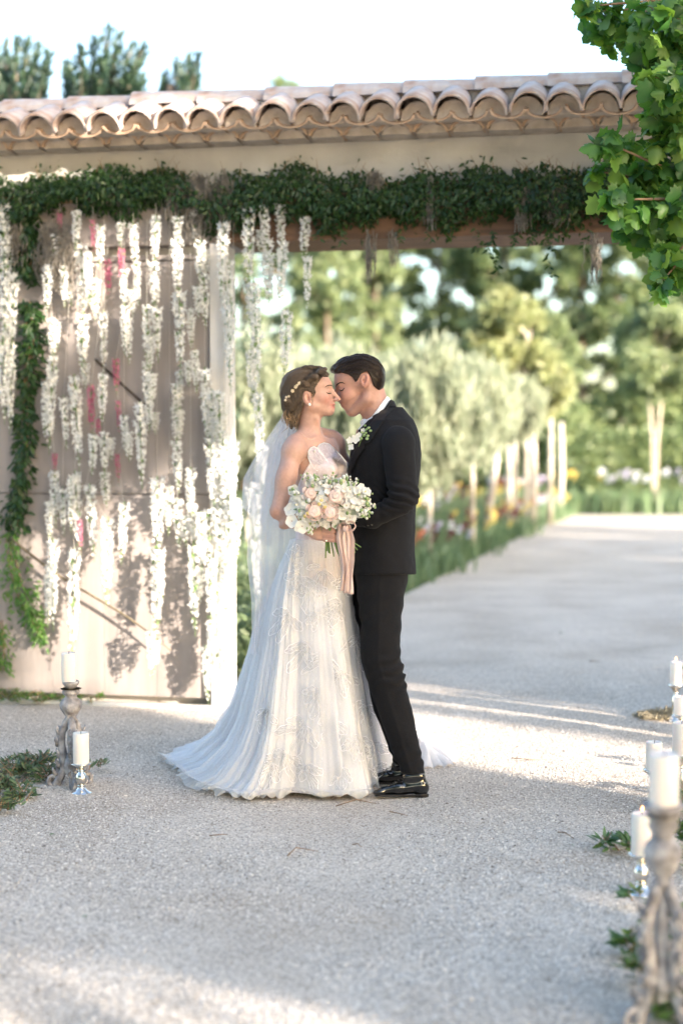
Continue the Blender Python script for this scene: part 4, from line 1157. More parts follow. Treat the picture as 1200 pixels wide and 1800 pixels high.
# small litter: single fallen leaves and twigs
lf = [(990, 1116, 'green fallen leaf alone on the shaded path', .05), (845, 1166, 'tiny green leaf near the shadow edge', .02), (1077, 1232, 'small leaf at the edge of the sunlit gravel', .025), (86, 1473, 'dark narrow leaf on the gravel at left', .028), (92, 1475, 'second dark leaf at left, touching the first', .024), (153, 1618, 'small dark leaf in the left foreground', .018), (975, 1246, 'pale green bit on the sunlit gravel', .02), (1008, 1492, 'tiny green bit right of centre', .012)]
for px, py, lab, sz in lf:
    c = G(px, py); V, F, r_ = leafcloud([(c.x, c.y, .012)], sz, LANCE, .45, dir_frames(np.array([[rng.normal(), rng.normal() * .5, .12]]), .0))
    tag(mesh('fallen_leaf', V, F, M_lau, None, smooth=False, attrs={'rnd': r_}), lab, 'leaf', 'fallen leaves on the gravel')
tw = [((505, 1508), (520, 1497), (560, 1500), 'bent bare twig below the hem of the dress'), ((590, 1420), (625, 1412), (662, 1416), 'thin twig just in front of the dress and shoe'), ((620, 1488), (628, 1490), (636, 1493), 'short twig right of the bent one'), ((980, 1466), (992, 1470), (1008, 1477), 'thin straight twig in the gravel at right'), ((685, 1430), (700, 1436), (716, 1437), 'small curved twig below the black shoe'), ((900, 1335), (925, 1340), (960, 1338), 'faint twig on the sunlit gravel'), ((368, 1472), (385, 1474), (400, 1470), 'pale twig below the left of the hem'), ((1035, 1163), (1045, 1166), (1056, 1164), 'dark twig on the shaded path at right')]
for a, b1, c, lab in tw:
    mb = MB(); mb.tube([G(*a) + Vector((0, 0, .006)), G(*b1) + Vector((0, 0, .014)), G(*c) + Vector((0, 0, .006))], [.0025, .002, .001], 5)
    tag(mb.build('twig', M_twig), lab, 'twig', 'fallen twigs on the gravel')
# ================================================================== SMOOTH SOLID MODELLING for the two people
# Points are (photo px x, depth in px, photo px y) at the couple's distance; one px = PX metres.
YC = 5.9
PX = YC / FPX
f32 = np.float32
def cap(a, b, ra, rb=None):
    rb = ra if rb is None else rb
    a = np.array(a, f32); b = np.array(b, f32); d = b - a; dd = float(d @ d)
    def f(p):
        q = p - a
        t = np.clip((q @ d) / dd, 0, 1)
        return np.sqrt(((q - t[:, None] * d) ** 2).sum(1)) - (ra + (rb - ra) * t)
    f.bb = (np.minimum(a - ra, b - rb), np.maximum(a + ra, b + rb)); return f
def rot3(ax, deg):
    return np.array(Matrix.Rotation(math.radians(deg), 3, ax), dtype=f32)
def ell(c, r, R_=None):
    c = np.array(c, f32); r = np.array(r, f32)
    def f(p):
        q = p - c
        if R_ is not None: q = q @ R_
        k0 = np.sqrt(((q / r) ** 2).sum(1)); k1 = np.sqrt(((q / (r * r)) ** 2).sum(1)) + 1e-6
        return k0 * (k0 - 1) / k1
    m = r.max() if R_ is not None else r
    f.bb = (c - m, c + m); return f
def column(levels, yaw=0, dcy=0):
    "levels: (py, cx, cdepth, rx, rdepth) elliptic sections stacked down the picture; yaw turns the section"
    L = np.array(levels, f32); L = L[np.argsort(L[:, 0])]
    ca, sa = math.cos(R(yaw)), math.sin(R(yaw))
    def f(p):
        y = p[:, 2]; yc = np.clip(y, L[0, 0], L[-1, 0])
        cx = np.interp(yc, L[:, 0], L[:, 1]); cd = np.interp(yc, L[:, 0], L[:, 2])
        rx = np.interp(yc, L[:, 0], L[:, 3]); rd = np.interp(yc, L[:, 0], L[:, 4])
        dx = p[:, 0] - cx; dd = p[:, 1] - cd
        u = dx * ca + dd * sa; v = -dx * sa + dd * ca
        k0 = np.sqrt((u / rx) ** 2 + (v / rd) ** 2); k1 = np.sqrt((u / rx ** 2) ** 2 + (v / rd ** 2) ** 2) + 1e-6
        side = k0 * (k0 - 1) / k1
        cap_ = np.abs(y - yc)
        return np.where(cap_ > 0, np.sqrt(np.maximum(side, 0) ** 2 + cap_ ** 2), side).astype(f32)
    m = L[:, 3:5].max()
    f.bb = (np.array([L[:, 1].min() - m, L[:, 2].min() - m, L[0, 0]]), np.array([L[:, 1].max() + m, L[:, 2].max() + m, L[-1, 0]])); return f
def SU(fs, k=4.0):
    def f(p):
        r = None
        for g_ in fs:
            kk = k
            if isinstance(g_, tuple): g_, kk = g_
            lo, hi = g_.bb
            m = ((p > lo - kk * 2 - 14) & (p < hi + kk * 2 + 14)).all(1)
            d = np.full(len(p), 60, f32)
            if m.any(): d[m] = g_(p[m])
            if r is None: r = d; continue
            h = np.maximum(kk - np.abs(r - d), 0) / kk
            r = np.minimum(r, d) - h * h * kk * .25
        return r
    f.bb = (np.min([(g_[0] if isinstance(g_, tuple) else g_).bb[0] for g_ in fs], 0), np.max([(g_[0] if isinstance(g_, tuple) else g_).bb[1] for g_ in fs], 0))
    return f
def SS(a, b, k=2.0):
    "a minus b, smoothly"
    def f(p):
        d1 = a(p); d2 = -b(p); h = np.maximum(k - np.abs(d1 - d2), 0) / k
        return np.maximum(d1, d2) + h * h * k * .25
    f.bb = a.bb; return f
def SI(a, b, k=1.0):
    def f(p):
        d1 = a(p); d2 = b(p); h = np.maximum(k - np.abs(d1 - d2), 0) / k
        return np.maximum(d1, d2) + h * h * k * .25
    f.bb = a.bb; return f
def off(a, r):
    def f(p): return a(p) - r
    f.bb = (np.array(a.bb[0]) - r, np.array(a.bb[1]) + r); return f
def disp(a, fn, amt=3):
    def f(p): return a(p) + fn(p)
    f.bb = (np.array(a.bb[0]) - amt, np.array(a.bb[1]) + amt); return f
def half(n, d):
    "region n.p < d"
    n = np.array(n, f32)
    def f(p): return p @ n - d
    f.bb = (np.full(3, -9e3), np.full(3, 9e3)); return f
def prism(poly, near=None, far=None):
    "polygon in the picture plane, run through the depth, optionally cut to one side"
    Q = np.array(poly, f32)
    def f(p):
        x = p[:, 0]; y = p[:, 2]; d = np.full(len(p), 1e9, f32); s = np.ones(len(p), f32)
        n = len(Q)
        for i in range(n):
            a = Q[i]; b = Q[i - 1]; e = b - a
            wx = x - a[0]; wy = y - a[1]
            t = np.clip((wx * e[0] + wy * e[1]) / (e @ e), 0, 1)
            d = np.minimum(d, (wx - e[0] * t) ** 2 + (wy - e[1] * t) ** 2)
            c1 = y >= a[1]; c2 = y < b[1]; c3 = e[0] * wy > e[1] * wx
            fl_ = (c1 & c2 & c3) | (~c1 & ~c2 & ~c3)
            s = np.where(fl_, -s, s)
        r = s * np.sqrt(d)
        if near is not None: r = np.maximum(r, p[:, 1] - near)
        if far is not None: r = np.maximum(r, far - p[:, 1])
        return r
    f.bb = (np.full(3, -9e3), np.full(3, 9e3)); return f
def nets(f, h=1.4, pad=5, blk=8):
    "surface nets on a block-sparse grid"
    lo = np.array(f.bb[0], float) - pad; hi = np.array(f.bb[1], float) + pad
    nb = np.ceil((hi - lo) / (h * blk)).astype(int); n = nb * blk + 1
    B = h * blk
    g_ = np.stack(np.meshgrid(*[np.arange(k) for k in nb], indexing='ij'), -1).reshape(-1, 3)
    cen = (lo + (g_ + .5) * B).astype(f32)
    dc = np.concatenate([f(cen[i:i + 200000]) for i in range(0, len(cen), 200000)])
    D = np.ones(n, f32)
    sgn = np.where(dc > 0, 9., -9.).astype(f32).reshape(nb)
    big = np.repeat(np.repeat(np.repeat(sgn, blk, 0), blk, 1), blk, 2)
    D[:-1, :-1, :-1] = big; D[-1] = 9; D[:, -1] = 9; D[:, :, -1] = 9
    act = g_[np.abs(dc) < B * .5 * 1.7321 * 1.45 + 2]
    o = np.arange(blk + 1); O = np.stack(np.meshgrid(o, o, o, indexing='ij'), -1).reshape(-1, 3)
    ch = 600
    for i in range(0, len(act), ch):
        ix = (act[i:i + ch, None, :] * blk + O[None]).reshape(-1, 3)
        v = f((lo + ix * h).astype(f32))
        D[ix[:, 0], ix[:, 1], ix[:, 2]] = v
    S = D < 0
    c = S[:-1, :-1, :-1]
    cnt = np.zeros(c.shape, np.int8)
    for a in (0, 1):
        for b in (0, 1):
            for e in (0, 1): cnt += S[a:n[0] - 1 + a, b:n[1] - 1 + b, e:n[2] - 1 + e]
    cells = np.argwhere((cnt > 0) & (cnt < 8))
    acc = np.zeros((len(cells), 3)); num = np.zeros(len(cells))
    cor = [(a, b, e) for a in (0, 1) for b in (0, 1) for e in (0, 1)]
    vals = [D[cells[:, 0] + a, cells[:, 1] + b, cells[:, 2] + e] for a, b, e in cor]
    for i, ci in enumerate(cor):
        for j, cj in enumerate(cor):
            if j <= i or sum(abs(x - y) for x, y in zip(ci, cj)) != 1: continue
            va, vb = vals[i], vals[j]; m = (va < 0) != (vb < 0)
            t = np.where(m, va / np.where(m, va - vb, 1), 0)
            pt = np.array(ci)[None] * (1 - t[:, None]) + np.array(cj)[None] * t[:, None]
            acc += pt * m[:, None]; num += m
    V = lo + (cells + acc / num[:, None]) * h
    idx = -np.ones(c.shape, np.int32); idx[cells[:, 0], cells[:, 1], cells[:, 2]] = np.arange(len(cells))
    Fs = []
    for ax in range(3):
        u, v = (ax + 1) % 3, (ax + 2) % 3
        sl0 = [slice(None)] * 3; sl1 = [slice(None)] * 3
        sl0[ax] = slice(0, -1); sl1[ax] = slice(1, None)
        A = S[tuple(sl0)]; Bq = S[tuple(sl1)]
        e = np.argwhere(A != Bq)
        e = e[(e[:, u] > 0) & (e[:, v] > 0) & (e[:, u] < n[u] - 1) & (e[:, v] < n[v] - 1)]
        fl_ = A[e[:, 0], e[:, 1], e[:, 2]]
        q = []
        for du, dv in ((0, 0), (-1, 0), (-1, -1), (0, -1)):
            w = e.copy(); w[:, u] += du; w[:, v] += dv; q.append(idx[w[:, 0], w[:, 1], w[:, 2]])
        q = np.stack(q, 1); q[fl_] = q[fl_][:, ::-1]
        Fs.append(q[(q >= 0).all(1)])
    F = np.concatenate(Fs)
    return V.astype(f32), F
def to_world(V):
    "px space -> world"
    return Pn(V[:, 0], V[:, 2], YC + V[:, 1] * PX)
def W3(x, d, y):
    return P(x, y, YC + d * PX)
def sdf_mesh(name, f, mats, parent=None, h=1.4, attrs=None, smooth_it=0):
    V, F = nets(f, h)
    # orientation: px y axis points down, so the map mirrors once
    Wd = to_world(V)
    # one step of normal-projection refinement keeps thin details crisp
    a = attrs(V) if attrs else None
    return mesh(name, Wd, F[:, ::-1].copy(), mats, parent, True, None, a), V
# ================================================================== SKIN, CLOTH, HAIR MATERIALS
def skinmat(name):
    nt = NT(name); b = nt.n('ShaderNodeBsdfPrincipled'); b.inputs['Roughness'].default_value = .48
    b.inputs['Specular IOR Level'].default_value = .35
    b.inputs['Subsurface Weight'].default_value = .12; b.inputs['Subsurface Radius'].default_value = (1, .35, .2); b.inputs['Subsurface Scale'].default_value = .008
    at = nt.n('ShaderNodeAttribute'); at.attribute_name = 'tone'
    nz = nt.n('ShaderNodeTexNoise'); nz.inputs['Scale'].default_value = 90; tc = nt.n('ShaderNodeTexCoord'); nt.l(tc.outputs['Object'], nz.inputs['Vector'])
    mx = nt.n('ShaderNodeMix', data_type='RGBA', blend_type='MULTIPLY'); mx.inputs[0].default_value = 1
    nt.l(at.outputs['Color'], mx.inputs[6]); nt.l(ramp(nt, nz.outputs[0], [(.3, (.93, .92, .91, 1)), (.7, (1.05, 1.04, 1.04, 1))]), mx.inputs[7])
    nt.l(mx.outputs[2], b.inputs['Base Color']); nt.l(b.outputs[0], nt.out.inputs[0]); return nt.m
M_skin = skinmat('skin')
def hairmat(name, c0, c1, c2, rough=.38):
    nt = NT(name); b = nt.n('ShaderNodeBsdfPrincipled'); b.inputs['Roughness'].default_value = rough; b.inputs['Specular IOR Level'].default_value = .35
    at = nt.n('ShaderNodeAttribute'); at.attribute_name = 'strand'
    cx = nt.n('ShaderNodeCombineXYZ'); nt.l(at.outputs['Fac'], cx.inputs[0])
    nz = nt.n('ShaderNodeTexNoise'); nz.inputs['Scale'].default_value = 1.0; nz.inputs['Detail'].default_value = 3; nt.l(cx.outputs[0], nz.inputs['Vector'])
    nt.l(ramp(nt, nz.outputs[0], [(.32, c4(c0)), (.5, c4(c1)), (.68, c4(c2))]), b.inputs['Base Color'])
    bp = nt.n('ShaderNodeBump'); bp.inputs['Strength'].default_value = .6; bp.inputs['Distance'].default_value = .002
    nt.l(nz.outputs[0], bp.inputs['Height']); nt.l(bp.outputs[0], b.inputs['Normal']); nt.l(b.outputs[0], nt.out.inputs[0]); return nt.m
M_hair_b = hairmat('dark_blonde_hair', (.036, .025, .018), (.10, .072, .050), (.23, .17, .12))
M_hair_g = hairmat('dark_brown_hair', (.007, .005, .004), (.018, .011, .008), (.045, .028, .02))
M_curl = hairmat('blonde_tips', (.11, .07, .04), (.22, .145, .085), (.38, .26, .15))
M_brow = pmat('brow_hair', (.028, .016, .010), (.05, .03, .02), rough=.8)
M_browg = pmat('dark_brow_hair', (.012, .008, .006), (.03, .02, .015), rough=.7)
M_suit = pmat('charcoal_wool', (.0062, .0065, .0085), (.0105, .0107, .0128), rough=.85, scale=250, bump=.25, bscale=700, spec=.15, sheen=.03)
M_suit2 = pmat('smooth_lapel_wool', (.0045, .0046, .006), (.007, .007, .0085), rough=.65, scale=250, spec=.2, sheen=.03)
M_shirt = pmat('white_cotton', (.78, .79, .82), (.82, .83, .85), rough=.75, scale=60, bump=.2, bscale=200)
M_bow = pmat('pale_blue_silk', (.52, .60, .68), (.70, .75, .80), rough=.45, scale=120)
M_patent = pmat('black_patent_leather', (.004, .004, .005), rough=.07, spec=.6, coat=.6)
M_sole = pmat('shoe_sole', (.01, .008, .007), rough=.5)
M_button = pmat('dark_button', (.02, .018, .016), rough=.3)

# ================================================================== THE BRIDE
BD = -13       # her head stands a little nearer the camera than his
bride = thing('person', 'woman in a strapless tulle dress and veil, eyes closed, holding a bouquet against the man', 'person', tuple(W3(560, 0, 1400)), 0)
def hx(x, y, d=0): return (x, BD + d, y)
B_head = [
  ell(hx(533, 684), (36, 30, 34)), ell(hx(556, 674), (24, 25.5, 24)), ell(hx(573.5, 677), (9.5, 19, 8)),
  ell(hx(561, 697), (22.5, 23.5, 25)), ell(hx(566, 700, -13), (11, 9, 11)), ell(hx(566, 700, 13), (11, 9, 11)),
  cap(hx(543, 709, -19), hx(575, 721.5, -6), 9, 7.5), cap(hx(543, 709, 19), hx(575, 721.5, 6), 9, 7.5),
  ell(hx(579.5, 720.5), (8.8, 9, 9)), ell(hx(573, 709.5), (12.5, 13.5, 12)),
  cap(hx(560, 712), hx(574, 719), 13, 9)]
def carve_face(base, x_, lips, eye, socket, nose, k=4):
    pass
B_face = SU(B_head, 7)
B_face = SS(B_face, SU([ell(hx(586, 687, -11), (7.5, 7, 5.5)), ell(hx(586, 687, 11), (7.5, 7, 5.5))], 1), 6)
B_face = SU([B_face,
  (ell(hx(574.2, 689, -12.2), (6.2, 7.0, 5.4)), 2.0), (ell(hx(574.2, 689, 12.2), (6.2, 7.0, 5.4)), 2.0),
  (cap(hx(582, 685), hx(591.0, 697.0), 3.3, 3.6), 6), (ell(hx(594.3, 700.6), (4.3, 3.8, 3.7)), 3),
  (ell(hx(589.4, 702.6, -4.4), (4.2, 2.6, 3.1)), 2), (ell(hx(589.4, 702.6, 4.4), (4.2, 2.6, 3.1)), 2), (cap(hx(592.5, 702.6), hx(586, 705.6), 1.6, 2.0), 2.5),
  (ell(hx(584.8, 710.6), (5.0, 8.8, 2.1)), 1.4), (ell(hx(583.9, 715.6), (4.8, 7.6, 2.5)), 1.4)], 3)
B_face = SS(B_face, SU([cap(hx(589, 713.0, 0), hx(580.5, 713.6, -12), .75), cap(hx(589, 713.0, 0), hx(580.5, 713.6, 12), .75)], .5), 1.2)
B_face = SS(B_face, SU([cap(hx(591.5, 705.6, -3.4), hx(590, 705, -3.2), .9), cap(hx(591.5, 705.6, 3.4), hx(590, 705, 3.2), .9)], .5), .8)
B_face = SS(B_face, SU([cap(hx(581.5, 691.0, -17), hx(583.5, 691.6, -8), .5)], 1), 1.2)
ear_b = SS(SS(ell(hx(539, 700, -29.5), (7.2, 4.0, 12), rot3('Y', 10)), ell(hx(541, 699, -33.5), (4.4, 3.8, 7.8), rot3('Y', 10)), 1.2), ell(hx(542, 701, -31), (2.2, 4.5, 3.4)), 1)
neck_b = column([(715, 549, BD, 21, 20), (730, 545.5, BD + 1, 19.5, 19.5), (748, 543.5, BD + 3, 19.5, 20), (764, 545, BD + 6, 22, 25), (776, 548, BD + 9, 25, 33)])
SHn = (517, -62, 790); SHf = (586, 54, 781)
torso_b = column([(770, 551, -2, 58, 22), (786, 552, -2, 62, 29), (805, 555, -2, 58, 33), (830, 557, -3, 52, 34), (860, 557, -3, 46, 30), (895, 558, -2, 42, 27), (925, 559, -2, 47, 30), (960, 561, 0, 50, 32), (1000, 565, 0, 52, 34), (1030, 566, 0, 50, 34)], yaw=55)
HW = (556, -112, 941)   # wrist
body_b = [
  B_face, (ear_b, 2.5), (neck_b, 12), (torso_b, 12),
  (cap((545, 4, 757), (518, -50, 776), 11, 13), 10), (cap((545, 4, 757), (580, 46, 768), 11, 13), 10),
  (ell(SHn, (22, 22, 21)), 12), (ell(SHf, (22, 21, 21)), 12),
  (cap((513, -66, 800), (489, -90, 896), 18, 13.5), 10), (ell((503, -80, 840), (18.5, 18, 30), rot3('Y', -14)), 8),
  (cap((488, -90, 900), HW, 13.5, 8.4), 7), (ell((508, -97, 917), (20, 13, 11), rot3('Y', 30)), 6),
  (cap((592, 60, 800), (640, 96, 870), 17, 14), 10), (cap((640, 96, 872), (690, 80, 865), 13, 9), 8), (ell((697, 78, 864), (11, 5, 8)), 6),
  (ell((574, -36, 828), (17, 16, 17)), 12), (ell((596, 0, 824), (16, 16, 17)), 12),
  # clavicles and throat tendon
  (cap((556, -22, 772), (528, -55, 777), 2.2, 2.6), 6), (cap((562, -4, 771), (588, 36, 770), 2.2, 2.6), 6), (cap((556, -28, 735), (560, -14, 766), 2.0, 2.2), 8),
  # palm, thumb
  (ell((567, -114, 938), (13, 6.5, 13), rot3('Y', 12)), 6), (cap((563, -108, 930), (582, -98, 921), 5, 3.6), 4),
  # legs inside the skirt
  (cap((556, -16, 1010), (562, -20, 1200), 27, 18), 14), (cap((580, 18, 1010), (588, 18, 1200), 27, 18), 14), (cap((560, -28, 1200), (565, -20, 1370), 20, 11), 8), (cap((590, 25, 1200), (588, 28, 1370), 20, 11), 8),
  (cap((565, -20, 1385), (592, -26, 1392), 10, 8), 6), (cap((588, 28, 1385), (615, 24, 1392), 10, 8), 6)]
fing = []
for i, (y0, y1, x1, r) in enumerate([(926, 925, 601, 4.0), (933.5, 934, 604, 4.1), (941.5, 943, 602, 3.9), (949, 951, 596, 3.4)]):
    a = (570, -119, y0); m = (585, -126 + abs(i - 1.5), (y0 + y1) / 2); e = (x1 - 3, -118, y1); t_ = (x1, -108, y1 + .5)
    fing += [(cap(a, m, r * 1.08, r), 2.0 if i else 3), (cap(m, e, r, r * .92), 1.2), (cap(e, t_, r * .9, r * .8), 1.2)]
body_b = SU(body_b, 6)
hand_b = SU(fing, .6)
BODY_B = SU([body_b, (hand_b, 1.6)], 2)
def tone_b(V):
    x, d, y = V[:, 0], V[:, 1], V[:, 2]
    base = np.array([.47, .29, .232]); c = np.tile(base, (len(V), 1))
    def add(cx, cd, cy, sx, sd, sy, col, am):
        w = np.exp(-(((x - cx) / sx) ** 2 + ((d - cd) / sd) ** 2 + ((y - cy) / sy) ** 2)) * am
        c[:] = c * (1 - w[:, None]) + np.array(col) * w[:, None]
    for s_ in (-1, 1): add(573, BD + s_ * 18, 702, 13, 12, 9, (.46, .17, .13), .6); add(578, BD + s_ * 12, 688, 6, 8, 4, (.34, .17, .13), .5)
    add(584, BD, 711.3, 7, 12, 2.0, (.34, .06, .06), 1.0); add(583.5, BD, 715.6, 7, 11, 2.3, (.38, .08, .075), 1.0)
    add(595, BD, 702, 5, 6, 4, (.44, .17, .13), .4)
    add(539, BD - 31, 700, 9, 6, 13, (.50, .22, .16), .35)
    add(585, -118, 938, 20, 14, 18, (.42, .18, .13), .35); add(484, -98, 905, 14, 20, 12, (.42, .19, .14), .3)
    c += (vnoise(V, .06) * .012)[:, None]
    return {'tone': c.clip(0, 1)}
bb, _ = sdf_mesh('body', BODY_B, M_skin, bride, 1.35, tone_b)
# hair shell
def strand_attr(cx, cy, fr):
    def f(V):
        r = np.hypot(V[:, 0] - cx, V[:, 2] - cy)
        return {'strand': (r * fr + vnoise(V, .05) * 1.2 + V[:, 1] * .05)}
    return f
hairline = prism([(573, 636), (574, 652), (569, 661), (560, 672), (554, 682), (556, 690), (552, 697), (546, 690), (538, 686), (531, 692), (529, 708), (524, 724), (512, 755), (470, 770), (470, 625), (560, 625)])
skull = SU([ell(hx(531, 683), (39.5, 33.5, 37.5)), ell(hx(552, 669), (22.5, 28, 22.5)), ell(hx(520, 700), (27, 27, 30)), (ell(hx(514, 715), (17, 20, 22)), 8)], 8)
def hd(V):
    r = np.hypot(V[:, 0] - 545, V[:, 2] - 702); t = np.arctan2(V[:, 2] - 702, V[:, 0] - 545)
    return np.sin(r * .75 + 1.5 * np.sin(t * 4) + vnoise(V, .08) * 3) * .45 + vnoise(V, .25) * .4
hair_b = SI(disp(skull, hd), hairline, 3)
# crown braid: plaited lobes running from the forehead back over the ear
br = []
bp_ = [(571, 655), (562, 655), (553, 660), (545, 667), (536, 673), (527, 680), (518, 688), (510, 696), (505, 704)]
for i, (bx, by) in enumerate(bp_):
    dd = BD - (24 + 9 * math.sin(math.pi * min(1, (i + 1) / 7)))
    br.append((ell((bx, dd + (2 if i % 2 else -1), by - (2 if i % 2 else -2)), (8, 4.5, 5.4), rot3('Y', 40 if i % 2 else -20)), 1.2))
tops = [(ell(hx(bx_, by_, bd_), (9, 8, 5), rot3('Y', an)), 2) for bx_, by_, bd_, an in [(567, 651, -4, 30), (558, 647.5, -6, 10), (548, 646, -8, -8), (538, 646.5, -6, 0), (565, 653, 8, 20), (552, 648, 10, 0)]]
lowr = [(cap(hx(a, b_, c), hx(e, g2, c2), r1, r2), 3) for a, b_, c, e, g2, c2, r1, r2 in [(528, 694, -27, 512, 716, -20, 6, 7), (533, 704, -26, 520, 730, -16, 5, 6), (505, 700, -18, 508, 728, -10, 9, 9), (508, 726, -8, 513, 748, -4, 10, 4), (522, 722, -10, 519, 748, -10, 8, 3), (503, 715, 0, 505, 742, 0, 8, 3), (510, 730, 6, 512, 752, 4, 8, 3)]]
HB = disp(SU([hair_b] + br + tops + lowr, 3), lambda V: np.sin(V[:, 0] * 1.1 - V[:, 2] * .55 + vnoise(V, .1) * 4) * .28)
sdf_mesh('hair', HB, M_hair_b, bride, 1.15, lambda V: {'strand': np.where(V[:, 2] > 712, V[:, 0] * .35 + V[:, 1] * .2, np.hypot(V[:, 0] - 545, V[:, 2] - 702) * .42) + vnoise(V, .07) * 1.5})
mb = MB()
for k in range(90):      # loose ends at the nape
    x0 = rng.uniform(502, 526); y0 = rng.uniform(704, 732); d0 = BD + rng.uniform(-22, 4); a = rng.uniform(-1, 1)
    x1 = x0 + rng.normal() * 5 - 1; ln = rng.uniform(14, 32)
    mb.tube([W3(x0, d0, y0), W3(x0 - 3 + a * 3, d0 - 1, y0 + ln * .35), W3((x0 + x1) / 2 + a * 5, d0, y0 + ln * .7), W3(x1 - a * 4, d0 + 1, y0 + ln)], [.0018, .0022, .0016, .0003], 5, caps=False)
V = np.concatenate(mb.v)
o = mb.build('nape_curls', M_curl, bride); o['kind'] = 'stuff'
at = o.data.attributes.new('strand', 'FLOAT', 'POINT'); at.data.foreach_set('value', np.repeat(rng.uniform(0, 30, 90), 20).astype(f32)[:len(V)])
mb = MB()
for k in range(60):
    t = rng.uniform(2.4, 6.0); r = rng.uniform(34, 40); cx_, cy_ = 532, 686
    x0 = cx_ + r * math.cos(t); y0 = cy_ + r * math.sin(t)
    if y0 > 735 or x0 > 572: continue
    dt = rng.uniform(.15, .4); dd = BD + rng.uniform(-20, 20) * .6
    mb.tube([W3(x0, dd, y0), W3(cx_ + (r + 2) * math.cos(t - dt * .5), dd, cy_ + (r + 2) * math.sin(t - dt * .5)), W3(cx_ + (r + rng.uniform(1, 6)) * math.cos(t - dt), dd, cy_ + (r + 3) * math.sin(t - dt))], [.0006, .0005, .0002], 3, caps=False)
for k in range(10): mb.tube([W3(545 + k * .6, BD - 27, 686), W3(550 + rng.normal(), BD - 27.5, 694 + k), W3(548 + rng.normal() * 2, BD - 27, 703 + k * 1.3)], [.0006, .0005, .0002], 3, caps=False)
o = mb.build('flyaway_hair', M_curl, bride); o['kind'] = 'stuff'
def bvh_of(o):
    me = o.data; M = o.matrix_world if False else Matrix.LocRotScale(o.parent.location, o.parent.rotation_euler, o.parent.scale) if o.parent else Matrix()
    return BVHTree.FromPolygons([M @ v.co for v in me.vertices], [tuple(p.vertices) for p in me.polygons])
bvh_b = bvh_of(bb)
def onto(bvh, x, y, lift=.0008, dmax=150):
    "point on the camera side of the surface at photo px (x,y)"
    a = EYE; t = P(x, y, YC); d = (t - a).normalized()
    h = bvh.ray_cast(a, d)
    return (h[0] - d * lift) if h[0] is not None else W3(x, -20, y)
def face_strip(name, pts, rad, mat, parent, bvh, lift=.0004, lab=None):
    mb = MB(); mb.tube([onto(bvh, x, y, lift) for x, y in pts], [r * PX for r in rad], 5, flat=.6)
    return mb.build(name, mat, parent)
face_strip('eyelashes', [(573.5, 689.5), (576, 691), (579, 691.6), (582, 690.8)], [.8, 1.5, 1.6, .8], M_brow, bride, bvh_b)
face_strip('eyebrow', [(571, 680.5), (575, 677.6), (579, 676.8), (583, 677.6)], [.6, 1.4, 1.6, 1.2], M_brow, bride, bvh_b)
def fibres(name, bvh, n, cx, cy, r0, r1, a0, a1, rad, mat, parent, ar=1.0, seed=1, lift=.0006):
    "fine hair laid over the shell along its own flow"
    r = np.random.default_rng(seed); mb = MB(); cnt = 0
    for k in range(n):
        q = r.uniform(r0, r1); s_ = r.uniform(a0, a1 - .5); e_ = min(a1, s_ + r.uniform(.5, 1.4)); pts = []
        wob = r.normal() * 1.5
        for t in np.linspace(0, 1, 9):
            a = s_ + (e_ - s_) * t; rr = q + wob * math.sin(t * 4 + k)
            x, y = cx + rr * math.cos(a), cy + rr * ar * math.sin(a)
            d = (P(x, y, YC) - EYE).normalized(); h = bvh.ray_cast(EYE, d)
            if h[0] is None: break
            pts.append(h[0] - d * (lift + r.uniform(0, .0008)))
        if len(pts) > 4:
            m_ = len(pts); mb.tube(pts, [rad * (.5 + math.sin(math.pi * (i + .5) / m_) * .6) for i in range(m_)], 3, caps=False); cnt += 1
    V = np.concatenate(mb.v); o = mb.build(name, mat, parent, smooth=True); o['kind'] = 'stuff'
    at = o.data.attributes.new('strand', 'FLOAT', 'POINT'); at.data.foreach_set('value', (vnoise(V + np.array(parent.location) * 0, 260) * 6 + V[:, 2] * 900).astype(f32)[:len(o.data.vertices)])
    return o
# pearl earring, hair ornament, necklace
M_pearl = pmat('pearl', (.85, .80, .74), rough=.15, coat=.5); M_gold = pmat('pale_gold', (.66, .54, .34), (.78, .68, .5), rough=.3, metal=.6)
mb = MB(); p_ = W3(544, BD - 33, 711); mb.ball(p_, 2.6 * PX, 10, 8); mb.build('pearl_earring', M_pearl, bride)
bvh_h = BVHTree.FromPolygons([bride.location + v.co for v in bpy.data.objects['hair'].data.vertices], [tuple(p.vertices) for p in bpy.data.objects['hair'].data.polygons])
fibres('fine_hair', bvh_h, 900, 545, 704, 16, 62, 2.2, 5.6, .00055, M_hair_b, bride, 1.0, 1)
fibres('nape_hair', bvh_h, 260, 640, 735, 104, 140, 2.85, 3.5, .0006, M_hair_b, bride, 1.0, 2)
for k, (x, y) in enumerate([(526, 673.5), (519.5, 680), (514, 687), (503, 698), (507.5, 696.5), (522, 677), (501.5, 703)]):
    c = onto(bvh_h, x, y, .003); mb = MB()
    r = (2.8 if k < 3 else 2.0) * PX
    for q in range(5):
        a = 6.28 * q / 5 + k; mb.ball(c + Vector((math.cos(a) * r * .75, -.001, math.sin(a) * r * .75)), r * .48, 7, 5, (1, .6, 1))
    mb.ball(c + Vector((0, -.002, 0)), r * .35, 7, 5)
    mb.build('hair_flower', M_gold, bride)
nl = [onto(bvh_b, x, y, .0003) for x, y in [(527, 757), (531, 762), (536, 767), (541, 771), (547, 772.5), (553, 771)]]
mb = MB(); mb.tube(nl, .0006, 4); mb.build('necklace', M_gold, bride)
mb = MB(); mb.ball(onto(bvh_b, 573.5, 950.5, .001), 1.6 * PX, 8, 6); mb.build('ring', M_pearl, bride)

